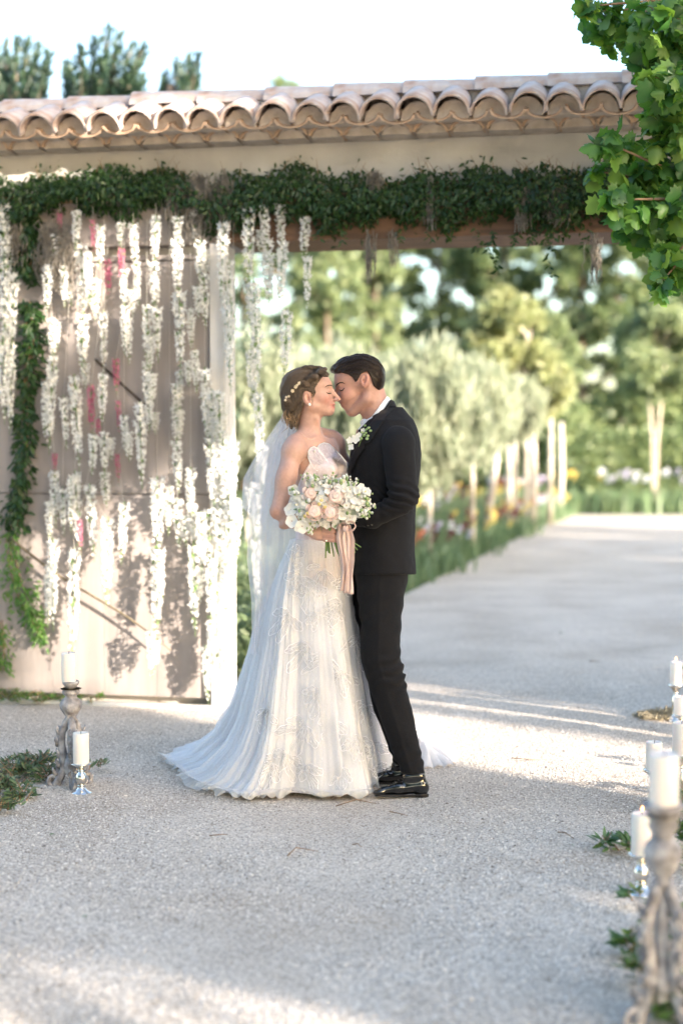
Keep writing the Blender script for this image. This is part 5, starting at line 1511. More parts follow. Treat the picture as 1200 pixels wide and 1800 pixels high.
# ================================================================== BRIDE'S DRESS
def tulle(name, alpha, col=(.80, .81, .86), trans=.35, cells=900):
    nt = NT(name); d = nt.n('ShaderNodeBsdfDiffuse'); d.inputs[0].default_value = c4(col)
    t = nt.n('ShaderNodeBsdfTranslucent'); t.inputs[0].default_value = c4(col)
    m1 = nt.n('ShaderNodeMixShader'); m1.inputs[0].default_value = trans; nt.l(d.outputs[0], m1.inputs[1]); nt.l(t.outputs[0], m1.inputs[2])
    tp = nt.n('ShaderNodeBsdfTransparent'); m2 = nt.n('ShaderNodeMixShader')
    tc = nt.n('ShaderNodeTexCoord'); nz = nt.n('ShaderNodeTexNoise'); nz.inputs['Scale'].default_value = cells; nt.l(tc.outputs['Object'], nz.inputs['Vector'])
    mr = nt.n('ShaderNodeMapRange'); mr.inputs[1].default_value = .35; mr.inputs[2].default_value = .65; mr.inputs[3].default_value = alpha - .15; mr.inputs[4].default_value = alpha + .15
    nt.l(nz.outputs[0], mr.inputs[0]); nt.l(mr.outputs[0], m2.inputs[0]); nt.l(tp.outputs[0], m2.inputs[1]); nt.l(m1.outputs[0], m2.inputs[2]); nt.l(m2.outputs[0], nt.out.inputs[0]); return nt.m
M_tulle = tulle('white_tulle', .46, (.90, .91, .93)); M_tulle2 = tulle('inner_tulle', .58, (.88, .89, .92)); M_veil = tulle('veil_tulle', .58, (.82, .81, .84), .5)
M_liner = pmat('blush_lining', (.66, .63, .68), (.74, .72, .77), rough=.8, scale=6)
M_lace = pmat('white_lace', (.93, .93, .94), (.89, .89, .91), rough=.5, scale=120, trans=.4)
M_lace_s = tulle('sheer_lace', .16, (.90, .90, .92), .2, 300)
M_seq = pmat('pearl_bead', (.88, .86, .84), rough=.12, coat=.6)

# ground ring of the skirt, traced where the hem meets the gravel (photo px), then the hidden far side
hem = [(694, 1352), (700, 1335), (690, 1318), (640, 1306), (560, 1300), (470, 1300), (390, 1306), (330, 1318), (289, 1340), (312, 1358), (345, 1384), (375, 1397), (428, 1409), (475, 1408), (514, 1404), (556, 1408), (600, 1408), (640, 1406), (650, 1392), (672, 1372)]
hemw = np.array([G(x, y)[:2] for x, y in hem])
def ringfun(pts, n):
    P_ = np.concatenate([pts, pts[:1]]); 
    L = np.concatenate([[0], np.cumsum(np.hypot(*np.diff(P_, axis=0).T))]); s_ = np.linspace(0, L[-1], n, endpoint=False)
    return np.stack([np.interp(s_, L, P_[:, 0]), np.interp(s_, L, P_[:, 1])], -1)
NT_ = 420
hr = ringfun(hemw, NT_)
for _ in range(6): hr = (np.roll(hr, 1, 0) + hr * 2 + np.roll(hr, -1, 0)) / 4
zw = P(560, 946, YC).z; cw = np.array([P(562, 946, YC).x, YC + 0.0])
ang = np.arctan2(hr[:, 1] - 6.0, hr[:, 0] - (cw[0] + .03))
# waist ring with the same angular order
aw = R(55)
def waist_ring(ra, rd, cx=0., cy=0.):
    u = ra * np.cos(ang - aw); v = rd * np.sin(ang - aw)
    return np.stack([cw[0] + cx + u * math.cos(aw) - v * math.sin(aw), cw[1] + cy + u * math.sin(aw) + v * math.cos(aw)], -1)
wr = waist_ring(.138, .085)
# rim profiles: share of the way from waist to hem, by height share
ys = np.array([940, 985, 1035, 1080, 1130, 1190, 1240, 1280, 1325, 1345]); 
hs_ = np.array([P(528, y, YC).z for y in ys]); hs_ = 1 - (hs_ - hs_[-1]) / (hs_[0] - hs_[-1])
sl = np.array([0, .11, .20, .265, .32, .40, .48, .58, .79, 1.0])
sr = np.array([0, .05, .13, .22, .33, .48, .64, .78, .93, 1.0])
sf = np.array([0, .16, .30, .40, .52, .64, .74, .83, .94, 1.0])
def skirt_pts(off_, amp, phase, NZ=110, hemz=.012, ruf=1.0, tuck=.0):
    tt = np.linspace(0, 1, NZ) ** .85
    wl = np.clip(-np.cos(ang), 0, 1) ** .8; wr_ = np.clip(np.cos(ang), 0, 1) ** .8; wf = 1 - np.maximum(wl, wr_)
    V = np.zeros((NZ, NT_, 3))
    i = np.arange(NT_); th = i / NT_ * 2 * np.pi
    p = vnoise(np.stack([np.cos(th) * 2, np.sin(th) * 2, 0 * th + phase], -1), 1.0) * 3
    p = p * 1.6
    fold = np.sin(th * 11 + p + phase) * .45 + np.sin(th * 23 + p * 2.1 + phase * 2) * .4 + np.sin(th * 47 + p * 3) * .25
    fold = np.sign(fold) * np.abs(fold) ** .8
    fine = np.sin(th * 97 + p * 5) * .5 + np.sin(th * 71 - p * 4) * .5
    for k, t in enumerate(tt):
        s_ = wl * np.interp(t, hs_, sl) + wr_ * np.interp(t, hs_, sr) + wf * np.interp(t, hs_, sf)
        s_ = s_ / np.maximum(wl + wr_ + wf, 1e-6)
        base = wr * (1 - s_[:, None]) + hr * s_[:, None]
        ctr = cw * (1 - t) + hr.mean(0) * t
        d = base - ctr; d /= np.linalg.norm(d, axis=1, keepdims=True)
        sh = .004 + amp * (t ** .9)
        w_ = (th * 0 + t * 1.2)
        tw = vnoise(np.stack([np.cos(th) * 3, np.sin(th) * 3, w_ * 2 + phase], -1), 1.0)
        tw = tw + .6 * vnoise(np.stack([np.cos(th) * 9, np.sin(th) * 9, w_ * 7 + phase], -1), 1.0) * (t > .3)
        r = off_ + fold * sh * (1 + .4 * tw) + fine * sh * .22 * ruf + tw * .012 * t
        # billow of the hem on the ground
        if t > .9: r = r + (t - .9) * 10 * .012 * ruf * np.sin(th * 41 + p * 3 + phase)
        V[k, :, :2] = base + d * r[:, None]
        z = zw + (hemz - zw) * t
        V[k, :, 2] = z + np.where(t > .82, (t - .82) / .18, 0) * (.010 + .012 * ruf * np.sin(th * 37 + p * 2 + phase)) * (1 if ruf else 0)
    V[:, :, 2] = np.maximum(V[:, :, 2], .008)
    return V
def grid_mesh(name, V, mat, parent, closed=True):
    nz, nt_ = V.shape[:2]; idx = np.arange(nz * nt_).reshape(nz, nt_)
    if closed: nx_ = np.roll(idx, -1, 1); F = np.stack([idx[:-1], nx_[:-1], nx_[1:], idx[1:]], -1).reshape(-1, 4)
    else: F = np.stack([idx[:-1, :-1], idx[:-1, 1:], idx[1:, 1:], idx[1:, :-1]], -1).reshape(-1, 4)
    return mesh(name, V.reshape(-1, 3), F, mat, parent)
Vl = skirt_pts(-.018, .010, 1.0, 60, .02, 0)
grid_mesh('skirt_lining', Vl, M_liner, bride)
grid_mesh('inner_tulle_skirt', skirt_pts(-.012, .022, 2.3, 90), M_tulle2, bride)
grid_mesh('middle_tulle_skirt', skirt_pts(.0, .024, 4.9, 100), M_tulle, bride)
Vo = skirt_pts(.012, .028, 7.7, 120)
so = grid_mesh('outer_tulle_skirt', Vo, M_tulle, bride)
# frilled hem edges lying on the gravel
mbV = []
def frill(path, w, amp, n, name='hem_frill'):
    pw = np.array([G(x, y)[:2] for x, y in path]); L = np.concatenate([[0], np.cumsum(np.hypot(*np.diff(pw, axis=0).T))]); s_ = np.linspace(0, L[-1], n)
    c = np.stack([np.interp(s_, L, pw[:, 0]), np.interp(s_, L, pw[:, 1])], -1); t = np.gradient(c, axis=0); t /= np.linalg.norm(t, axis=1, keepdims=True); nn = np.stack([-t[:, 1], t[:, 0]], -1)
    V = np.zeros((7, n, 3))
    ph = vnoise(np.stack([s_ * 9, 0 * s_, 0 * s_], -1), 1) * 3
    for k in range(7):
        f_ = k / 6; wv = np.sin(s_ * 120 + ph * 3) * amp * f_ + np.sin(s_ * 55 + ph) * amp * 1.5 * f_
        V[k, :, :2] = c + nn * ((f_ - .4) * w + wv * .5)[:, None] + t * (wv * .4)[:, None]
        V[k, :, 2] = .012 + .045 * (1 - f_) ** 1.5 + np.abs(wv) * .9
    return grid_mesh(name, V, M_tulle, bride, False)
frill([(289, 1341), (312, 1358), (345, 1386), (375, 1399), (428, 1411), (475, 1409), (514, 1404)], .09, .012, 420)
frill([(514, 1404), (556, 1409), (600, 1410), (640, 1408), (652, 1392), (680, 1366)], .08, .012, 320)
# the train sweeping out behind the man's legs
pw = [G(x, y) for x, y in [(640, 1318), (700, 1352), (745, 1356), (795, 1350), (806, 1334), (790, 1312), (740, 1300), (680, 1298)]]
c0 = sum((Vector(p) for p in pw), Vector()) / 8
tr_ = ringfun(np.array([p[:2] for p in pw]), 240); V = np.zeros((26, 240, 3)); th = np.arange(240) / 240 * 6.283
for k in range(26):
    t = k / 25; V[k, :, :2] = np.array(c0[:2]) * (1 - t) + tr_ * t + (.006 * t * np.sin(th * 23 + 3 * np.sin(th * 3)))[:, None]
    V[k, :, 2] = .012 + .10 * (1 - t ** 1.6) * (1 + .35 * np.sin(th * 9 + t * 3)) * (.5 + .5 * np.cos(th * .5) ** 2) + .012 * np.sin(th * 31 + t * 4) * t * .6 + .006
for nm_, dz in (('train', 0), ('under_train', -.006)): grid_mesh(nm_, V + np.array([0, 0, dz]), M_tulle2, bride)

# lace pieces laid on the outer skirt
bv_s = bvh_of(so)
def os(x, y, lift=.006):
    a = EYE; d = (P(x, y, YC) - a).normalized(); h = bv_s.ray_cast(a, d)
    return (h[0] - d * lift) if h[0] is not None else None
def wing(cx, cy, L, Wd, rot, nm='lace_wing', veins=5, beads=0, seed=0):
    r = np.random.default_rng(seed); ca, sa = math.cos(R(rot)), math.sin(R(rot))
    def pt(u, v): return os(cx + ca * u * L - sa * v * Wd, cy + sa * u * L + ca * v * Wd)
    outl = []
    n = 40
    for i in range(n + 1):
        t = i / n; a = t * 6.283
        u = .5 - .5 * math.cos(a); v = math.sin(a) * (.5 + .12 * math.sin(3 * a + seed) + .06 * math.sin(9 * a + seed)) * (1 - .35 * u if seed % 2 else .65 + .35 * u)
        outl.append((u, v))
    mb = MB()
    op = [pt(u, v) for u, v in outl]; op = [p for p in op if p is not None]
    if len(op) < 10: return
    mb.tube(op, .0010, 4)
    for k in range(veins):
        e = outl[int((k + 1) * n / (veins + 1))]; q = []
        for w in np.linspace(0, .95, 7): q.append(pt(.05 + (e[0] - .05) * w, e[1] * w ** 1.3 + r.normal() * .02))
        q = [p for p in q if p is not None]
        if len(q) > 3: mb.tube(q, .0006, 3)
    mb.build(nm, M_lace, bride)
    # sheer filling
    c = pt(.45, 0)
    if c is None: return
    ff = [(0, i + 1, i + 2) for i in range(len(op) - 1)]
    mesh('lace_net', [c] + op, ff, M_lace_s, bride, smooth=False)
    if beads:
        mb = MB()
        for k in range(beads):
            u, v = outl[r.integers(len(outl))]; w = r.uniform(.6, 1.0); p = pt(u * w + (1 - w) * .4, v * w)
            if p is not None: mb.ball(p + Vector((0, -.002, 0)), r.uniform(.0013, .0026), 6, 4)
        o = mb.build('beading', M_seq, bride); o['kind'] = 'stuff'
wl_ = [(512, 985, 38, 26, -70, 8), (520, 1010, 60, 38, 70, 10), (542, 1020, 62, 40, 85, 16), (505, 1080, 70, 30, 105, 10), (556, 1075, 58, 34, 60, 14), (540, 1130, 70, 30, 110, 12), (566, 1000, 60, 20, 95, 6), (604, 1015, 50, 26, 80, 18), (592, 1060, 60, 26, 100, 22),
       (571, 1150, 80, 30, 98, 16), (560, 1215, 60, 34, 95, 14), (600, 1180, 60, 26, 80, 12), (628, 1120, 70, 22, 80, 20), (530, 1275, 70, 34, 110, 16), (585, 1265, 60, 34, 85, 16), (620, 1300, 60, 36, 60, 22), (655, 1310, 55, 40, 75, 26), (500, 1325, 60, 34, 80, 22), (480, 1340, 60, 40, 110, 18), (540, 1345, 50, 30, 70, 14), (640, 1235, 50, 26, 70, 12), (600, 1350, 50, 30, 85, 12), (470, 1250, 50, 22, 100, 6), (660, 1350, 40, 30, 20, 14)]
for k, (x, y, L, wd, ro, be) in enumerate(wl_):
    rr_ = np.random.default_rng(100 + k)
    for q, (dr, sc__) in enumerate([(0, .85), (38, .62), (-40, .6), (75, .42)]):
        wing(x + rr_.normal() * 3, y + rr_.normal() * 4, L * sc__, wd * (.55 if q else .6), ro + dr + rr_.normal() * 8, seed=k * 4 + q, beads=be // 3, veins=8)
# fine beads strewn down the front of the skirt
mb = MB(); rr_ = np.random.default_rng(77)
for k in range(260):
    y = rr_.uniform(985, 1390); w = (y - 950) / 450; x = 585 + rr_.normal() * (22 + 60 * w) - 20 * w
    p = os(x, y, .004)
    if p is not None: mb.ball(p, rr_.uniform(.0008, .0017), 5, 4)
o = mb.build('beading', M_seq, bride); o['kind'] = 'stuff'

# bodice: clings to the body, clear in the middle, two butterfly wings standing at the bust
bod = SI(off(SU([torso_b, (ell((574, -36, 828), (17, 16, 17)), 12), (ell((596, 0, 824), (16, 16, 17)), 12)], 12), 2.6),
         prism([(548, 806), (560, 812), (590, 800), (640, 812), (640, 975), (490, 975), (512, 905), (519, 866), (530, 838)]), 1)
M_bodice = pmat('blush_bodice_net', (.62, .52, .53), (.74, .66, .68), rough=.7, scale=70, bump=.6, bscale=260)
bo, _ = sdf_mesh('bodice', bod, M_bodice, bride, 1.5)
bv_bo = bvh_of(bo)
def bust_wing(outline, lift0, lift1, name):
    "a stiff lace wing whose root lies on the bust and whose tip stands off it"
    c = np.mean(outline, 0); q = []
    for x, y in outline:
        a = onto(bv_bo, c[0], c[1] + 6, .006); p = W3(x, 0, y); w = (outline[:, 1].max() - y) / np.ptp(outline[:, 1])
        h = bvh_b.ray_cast(EYE, (P(x, y, YC) - EYE).normalized()); yy = (h[0].y if h[0] is not None and h[0].y < a.y + .12 else a.y) - (lift0 + (lift1 - lift0) * w)
        q.append(P(x, y, yy))
    cc = onto(bvh_b, c[0], c[1], .014)
    n = len(q)
    F = [(0, i + 1, (i + 1) % n + 1) for i in range(n)]
    o = mesh(name, [cc] + q, F, M_wing, bride, smooth=True)
    mb = MB(); mb.tube(q + [q[0]], .0028, 5)
    r = np.random.default_rng(int(c[0]))
    root = Vector(q[int(np.argmax(outline[:, 1]))])
    for k in range(0, n, 2):
        e = Vector(q[k]); m_ = (root + e) / 2 * .5 + cc * .5
        mb.tube([root, m_ + Vector((0, -.003, 0)), e * .93 + root * .07 + Vector((0, -.003, 0))], .0010, 3)
    mb.build('wing_vein', M_lace, bride)
    return o
M_wing = pmat('pearly_wing_lace', (.58, .51, .57), (.74, .69, .75), rough=.35, scale=90, bump=1, bscale=300, trans=.25, coat=.2)
bust_wing(np.array([(541, 803), (542, 793), (546, 787), (552, 785), (557, 788), (563, 794), (570, 803), (578, 815), (584, 828), (586, 838), (574, 836), (563, 830), (553, 825), (546, 816)], float), .003, .009, 'butterfly_wing')
bust_wing(np.array([(558, 786), (562, 781), (569, 778.5), (577, 780), (585, 786), (591, 793), (599, 801), (607, 811), (610, 822), (606, 834), (598, 842), (592, 838), (584, 826), (575, 812), (566, 800), (559, 793)], float), .003, .008, 'butterfly_wing')
mb = MB(); mb.ball(onto(bvh_b, 553, 793, .018), 2.4 * PX, 8, 6); mb.build('bust_pearl', M_pearl, bride)

# veil: pinned under the braid, falling behind the arm, a lifted corner on the left
def veil_layer(name, Lp, Rp, depth, amp, ph, nU=90, nV=90):
    Lp = np.array(Lp, float); Rp = np.array(Rp, float); t = np.linspace(0, 1, nV)
    k = np.linspace(0, 1, len(Lp)); k2 = np.linspace(0, 1, len(Rp))
    V = np.zeros((nV, nU, 3))
    for i, w in enumerate(t):
        a = np.array([np.interp(w, k, Lp[:, j]) for j in range(2)]); b_ = np.array([np.interp(w, k2, Rp[:, j]) for j in range(2)])
        u = np.linspace(0, 1, nU); px = a[0] + (b_[0] - a[0]) * u; py = a[1] + (b_[1] - a[1]) * u
        d = depth + amp * w ** .7 * (np.sin(u * 22 + ph + w) + .5 * np.sin(u * 43 + ph * 2) + .5 * np.sin(u * 9 + ph)) - 12 * w * np.sin(u * 3.14)
        pp = Pn(px, py, YC); pp[:, 1] += d * PX; V[i] = pp
    return grid_mesh(name, V, M_veil, bride, False)
veil_layer('veil', [(500, 716), (488, 745), (470, 770), (448, 815), (436, 900), (432, 985), (440, 1060), (441, 1142)], [(513, 724), (522, 760), (530, 820), (538, 900), (540, 980), (530, 1060), (505, 1130), (480, 1190)], 20, 5, 0.4)
veil_layer('veil_under_layer', [(501, 718), (492, 745), (480, 775), (466, 830), (456, 900), (446, 985), (446, 1080), (436, 1150)], [(513, 726), (524, 760), (534, 820), (540, 900), (542, 980), (532, 1060), (510, 1130), (485, 1190)], 34, 6, 2.2)
veil_layer('veil_corner', [(500, 722), (470, 765), (440, 812), (424, 842), (422, 868), (421, 893)], [(510, 730), (500, 775), (484, 830), (474, 870), (470, 895), (462, 925)], 48, 3, 1.1, 60, 60)

# ================================================================== THE GROOM
GD = 14
groom = thing('person', 'dark-haired man in a charcoal suit and black patent shoes leaning his face to the woman', 'person', tuple(W3(700, 10, 1400)), 0)
def gx(x, y, d=0): return (x, GD + d, y)
G_head = [
  ell(gx(635, 661), (39, 32, 34), rot3('Y', -12)), ell(gx(612, 664), (25, 27, 25)), ell(gx(598, 675), (8.5, 20, 7.5), rot3('Y', -21)),
  ell(gx(615, 690), (22, 24.5, 26), rot3('Y', -21)), ell(gx(610, 692, -14), (11, 9, 11)), ell(gx(610, 692, 14), (11, 9, 11)),
  cap(gx(645, 700, -21), gx(620, 722, -8), 9.5, 8.5), cap(gx(645, 700, 21), gx(620, 722, 8), 9.5, 8.5),
  ell(gx(617.5, 722.5), (9.2, 10, 9)), ell(gx(610.5, 708), (11.5, 14, 12), rot3('Y', -21)), cap(gx(634, 706), gx(622, 718), 15, 11), cap(gx(650, 680, -20), gx(645, 702, -20), 9, 9)]
G_face = SU(G_head, 7)
G_face = SS(G_face, SU([ell(gx(590.5, 686, -12), (7, 7, 6)), ell(gx(590.5, 686, 12), (7, 7, 6))], 1), 6)
G_face = SU([G_face, (ell(gx(600.5, 685, -13), (6.2, 7, 5.4), rot3('Y', -21)), 2), (ell(gx(600.5, 685, 13), (6.2, 7, 5.4)), 2),
  (cap(gx(592, 681), gx(588.5, 697), 3.0, 3.9), 4), (ell(gx(588, 700), (4.4, 4.6, 4.4)), 3), (ell(gx(592.5, 701, -5), (4, 2.9, 3.4)), 2.2), (ell(gx(592.5, 701, 5), (4, 2.9, 3.4)), 2.2), (cap(gx(591, 703), gx(597, 704), 2.2, 2.4), 2.5),
  (ell(gx(601.5, 708.0), (4.6, 9.4, 2.4), rot3('Y', -21)), 1.6), (ell(gx(603.6, 713.2), (4.6, 8, 2.9), rot3('Y', -21)), 1.6)], 3)
G_face = SS(G_face, SU([cap(gx(598.0, 711.4, 0), gx(607.0, 709.6, -14), .85), cap(gx(598.0, 711.4, 0), gx(607.0, 709.6, 14), .85)], .5), 1.4)
G_face = SS(G_face, cap(gx(602, 709.5, -13), gx(606.5, 708.6, -15), .5), 1.4)
ear_g = SS(SS(ell(gx(641.5, 668.5, -32), (8, 4.2, 13.4), rot3('Y', -8)), ell(gx(639.5, 666, -36), (4.8, 4.2, 8.5), rot3('Y', -8)), 1.2), ell(gx(638.5, 669, -33), (2.4, 5, 3.6)), 1)
neck_g = cap(gx(656, 694), gx(669, 748), 21.5, 26)
body_g = SU([G_face, (ear_g, 2.5), (neck_g, 10), (cap(gx(642, 722), gx(650, 745), 8, 9), 8),
  (column([(755, 676, 14, 50, 78), (800, 674, 14, 54, 82), (880, 673, 14, 48, 72), (960, 673, 14, 48, 70), (1020, 672, 14, 44, 72)]), 14),
  (cap((700, -62, 775), (708, -78, 880), 20, 17), 10), (cap((708, -78, 882), (640, -58, 912), 16, 12), 8), (cap((640, -58, 912), (596, -40, 906), 11, 7), 5), (ell((585, -36, 902), (12, 7, 9)), 4),
  (cap((680, 90, 775), (690, 110, 880), 20, 17), 10), (cap((690, 110, 882), (610, 70, 890), 16, 11), 8), (ell((596, 62, 888), (13, 7, 9)), 5),
  (cap((670, -25, 1020), (672, -28, 1170), 32, 22), 14), (cap((672, -28, 1170), (721, -28, 1345), 18, 9), 8), (cap((664, 48, 1020), (668, 50, 1170), 26, 16), 14), (cap((668, 50, 1170), (708, 48, 1325), 14, 9), 8)], 6)
def tone_g(V):
    x, d, y = V[:, 0], V[:, 1], V[:, 2]
    c = np.tile(np.array([.425, .25, .20]), (len(V), 1))
    def add(cx, cd, cy, sx, sd, sy, col, am):
        w = np.exp(-(((x - cx) / sx) ** 2 + ((d - cd) / sd) ** 2 + ((y - cy) / sy) ** 2)) * am
        c[:] = c * (1 - w[:, None]) + np.array(col) * w[:, None]
    for s_ in (-1, 1): add(608, GD + s_ * 18, 690, 14, 12, 11, (.40, .16, .13), .5)
    add(601.5, GD, 707.6, 7, 12, 2.6, (.26, .06, .055), .95); add(603, GD, 713.5, 5, 9, 3.0, (.30, .07, .065), .95)
    add(641, GD - 34, 668, 10, 7, 14, (.46, .18, .14), .45)
    w = np.exp(-(((x - 625) / 24) ** 2 + ((y - 716) / 13) ** 2)) * .16; c[:] = c * (1 - w[:, None]) + np.array([.22, .15, .13]) * w[:, None]
    c += (vnoise(V, .06) * .012)[:, None]
    return {'tone': c.clip(0, 1)}
gb, _ = sdf_mesh('body', body_g, M_skin, groom, 1.35, tone_g)
bvh_g = bvh_of(gb)
face_strip('eyelashes', [(596, 684.5), (599, 686.6), (602, 686), (605.5, 681.5)], [.8, 1.8, 1.8, .8], M_browg, groom, bvh_g)
face_strip('eyebrow', [(590.5, 679), (593, 675.5), (597, 672.6), (602.0, 672.4), (606, 674.5)], [1.6, 2.2, 2.0, 1.5, .6], M_browg, groom, bvh_g)
# hair
gl = prism([(576, 640), (581, 655), (588, 657.5), (600, 655), (612, 658), (619, 663), (624.5, 672), (629, 668), (634, 657), (645, 652), (652, 664), (656, 678), (665, 686), (677, 693), (690, 680), (700, 640), (660, 600), (590, 600)])
gs = SU([ell(gx(635, 657), (42, 36, 35.5), rot3('Y', -8)), ell(gx(611, 654), (25, 29, 23), rot3('Y', -20)), ell(gx(655, 672), (20, 30, 25)), (cap(gx(592, 647, -12), gx(586, 651, 6), 7, 6.5), 6), (cap(gx(590, 646, 4), gx(606, 636, 10), 7, 9), 6)], 7)
def ghd(V):
    r = np.hypot(V[:, 0] - 628, (V[:, 2] - 690) * 1.05)
    top = np.clip((662 - V[:, 2]) / 18, 0, 1)
    return (np.sin(r * .62 + vnoise(V, .06) * 3 + V[:, 1] * .25) * .8 + np.sin(r * 1.5 + vnoise(V, .12) * 4) * .35) * top + vnoise(V, .3) * .35
HG = SI(disp(gs, ghd), gl, 2.5)
sdf_mesh('hair', HG, M_hair_g, groom, 1.15, lambda V: {'strand': np.hypot(V[:, 0] - 628, V[:, 2] - 690) * .55 + vnoise(V, .07) * 1.5 + V[:, 1] * .12})
mb = MB()
for k in range(240):
    t = rng.uniform(math.pi * 1.02, math.pi * 1.75); dd = GD + rng.uniform(-26, 22); r = 41 * math.sqrt(max(.1, 1 - ((dd - GD) / 40) ** 2))
    c0_ = (632, 658); dt = rng.uniform(.3, .7)
    q = [W3(c0_[0] + (r + e) * math.cos(t + dt * w), dd, c0_[1] + (r * .86 + e) * math.sin(t + dt * w)) for w, e in ((0, -1), (.35, .6), (.7, .9), (1, .2))]
    mb.tube(q, [.0006, .0010, .0009, .0003], 4, caps=False)
o = mb.build('hair_locks', M_hair_g, groom); o['kind'] = 'stuff'
gh = [q for q in groom.children if q.name.startswith('hair') and not q.name.startswith('hair_')][0]
bvh_gh = BVHTree.FromPolygons([groom.location + v.co for v in gh.data.vertices], [tuple(p.vertices) for p in gh.data.polygons])
fibres('fine_hair', bvh_gh, 900, 628, 694, 24, 74, math.pi * .95, math.pi * 2.1, .00055, M_hair_g, groom, 1.0, 3)
o.data.attributes.new('strand', 'FLOAT', 'POINT')

# jacket
jb = column([(716, 692, 16, 16, 26), (726, 686, 15, 30, 48), (738, 682, 14, 44, 72), (756, 678, 14, 54, 84), (780, 676, 14, 60.5, 90), (800, 675.5, 14, 62.5, 90), (830, 674.5, 14, 62, 86), (870, 672.5, 14, 60, 82), (905, 671.5, 14, 59, 80), (940, 671, 14, 57, 80), (975, 672, 14, 57, 82), (1012, 673.5, 14, 57.5, 84)])
jb = SU([jb, (ell((703, 4, 790), (32, 70, 55)), 14)], 10)
def wr_arm(V):
    x, d, y = V[:, 0], V[:, 1], V[:, 2]
    e = np.exp(-(((x - 700) / 34) ** 2 + ((y - 874) / 24) ** 2)) * (d < -20)
    q = (y - 870) - (x - 690) * .45
    w = np.sin(q * .42 + 1.2 * np.sin(x * .09) + vnoise(V, .05) * 1.5) * 3.3 * e
    e2 = np.exp(-(((x - 655) / 34) ** 2 + ((y - 905) / 20) ** 2)) * (d < -20)
    w = w + np.sin((x - y * .2) * .30) * 1.0 * e2
    w = w + vnoise(V, .03) * 1.6 + vnoise(V, .08) * .5
    return w
sleeve = SU([(ell((699, -66, 776), (30, 26, 28)), 8), cap((700, -72, 785), (708, -84, 868), 28.5, 25.5), (ell((711, -84, 874), (25, 22, 24)), 8), (cap((706, -86, 884), (652, -72, 912), 21.5, 17), 7), (cap((652, -72, 912), (612, -52, 912), 17, 14.5), 5)], 8)
far_sl = SU([ell((690, 92, 776), (28, 24, 27)), cap((690, 96, 785), (696, 112, 875), 27, 24), (cap((694, 112, 882), (622, 78, 892), 20, 15), 7)], 8)
jk = SU([jb, (sleeve, 3.5), (far_sl, 5)], 4)
open_neck = cap(gx(655, 690), gx(672, 742), 27, 31)
vfront = prism([(600, 700), (640, 700), (655, 742), (640, 770), (621, 812), (609, 826), (590, 826), (590, 700)], 90, -62)
def chest_v(p):    # the V of the shirt: only in front of the chest
    return np.maximum(prism([(560, 690), (652, 700), (655, 748), (634, 784), (612, 828), (560, 830)])(p), np.abs(p[:, 1] - GD) - (38 - (p[:, 2] - 745) * .42).clip(2, 60))
chest_v.bb = jb.bb
jk = SS(jk, open_neck, 2)
jk = SS(jk, chest_v, 2)
jk = disp(jk, wr_arm)
# vent, front edge, pocket and hem creases
jk = SS(jk, cap((721, -52, 930), (724.5, -50, 1030), 1.4, 3.0), 2)
jk = SS(jk, cap((676, -73, 925), (676, -72, 1020), .7), 2)
hemcut = half((0, 0, 1), 1010)
jk = SI(jk, hemcut, 3)
sleeve_in = off(jb, -8)
cuffcut = SS(jk, ell((604, -50, 912), (11, 14, 14)), 2)
JK = cuffcut
sdf_mesh('jacket', JK, M_suit, groom, 1.7)
# raised lapel and collar bands
jbase = SU([jb], 1)
lap = SI(SI(off(disp(SS(jb, chest_v, 2), lambda V: vnoise(V, .03) * 1.6), 3.6), off(disp(jb, lambda V: 0 * V[:, 0]), 99), 1),
         prism([(690, 704), (698, 712), (672, 742), (650, 778), (640, 781), (642, 787), (628, 806), (615, 836), (609, 836), (613, 812), (628, 780), (648, 748), (668, 722)], -4), 1)
sdf_mesh('lapel', lap, M_suit2, groom, 1.5)
col_ = SI(SS(cap(gx(662, 706), gx(674, 746), 29.5, 34), open_neck, 1), prism([(688, 697), (701, 708), (703, 722), (682, 748), (660, 772), (655, 764), (668, 735)], 60), 1)
col2 = SI(off(SS(cap(gx(660, 700), gx(672, 742), 28, 33), cap(gx(655, 690), gx(672, 742), 26.5, 30.5), 1), .6), prism([(686, 702), (697, 706), (704, 724), (690, 742), (668, 762), (652, 788), (646, 774), (655, 752), (668, 728)], 90), 1)
sdf_mesh('jacket_collar', col2, M_suit2, groom, 1.4)
# shirt collar and shirt front, bow tie
sc_ = SI(SS(cap(gx(655, 690), gx(671, 742), 24.3, 28.6), cap(gx(655, 690), gx(671, 742), 22.4, 26.6), .5), prism([(680, 696), (690, 702), (690, 712), (678, 730), (664, 752), (655, 768), (646, 762), (643, 744), (656, 728), (672, 706)], 90), 1)
sdf_mesh('shirt_collar', sc_, M_shirt, groom, 1.1)
shirt = SI(off(SU([column([(748, 664, 14, 28, 40), (780, 668, 14, 48, 60), (830, 670, 14, 54, 70)])], 1), -1), chest_v, 1)
chest_v2 = off(chest_v, 3)
shirt = SI(off(jb, -4), chest_v2, 1); shirt.bb = jb.bb
sdf_mesh('shirt', shirt, M_shirt, groom, 1.7)
bt = SU([(ell(gx(641, 743, -10), (7, 13, 7), rot3('Z', 25)), 1), (ell(gx(643, 744, 8), (6, 12, 7)), 1), (ell(gx(638, 742, -1), (4, 4, 4.6)), .8)], 1)
sdf_mesh('bow_tie', disp(bt, lambda V: np.sin(V[:, 1] * .8) * .4), M_bow, groom, 1.0)
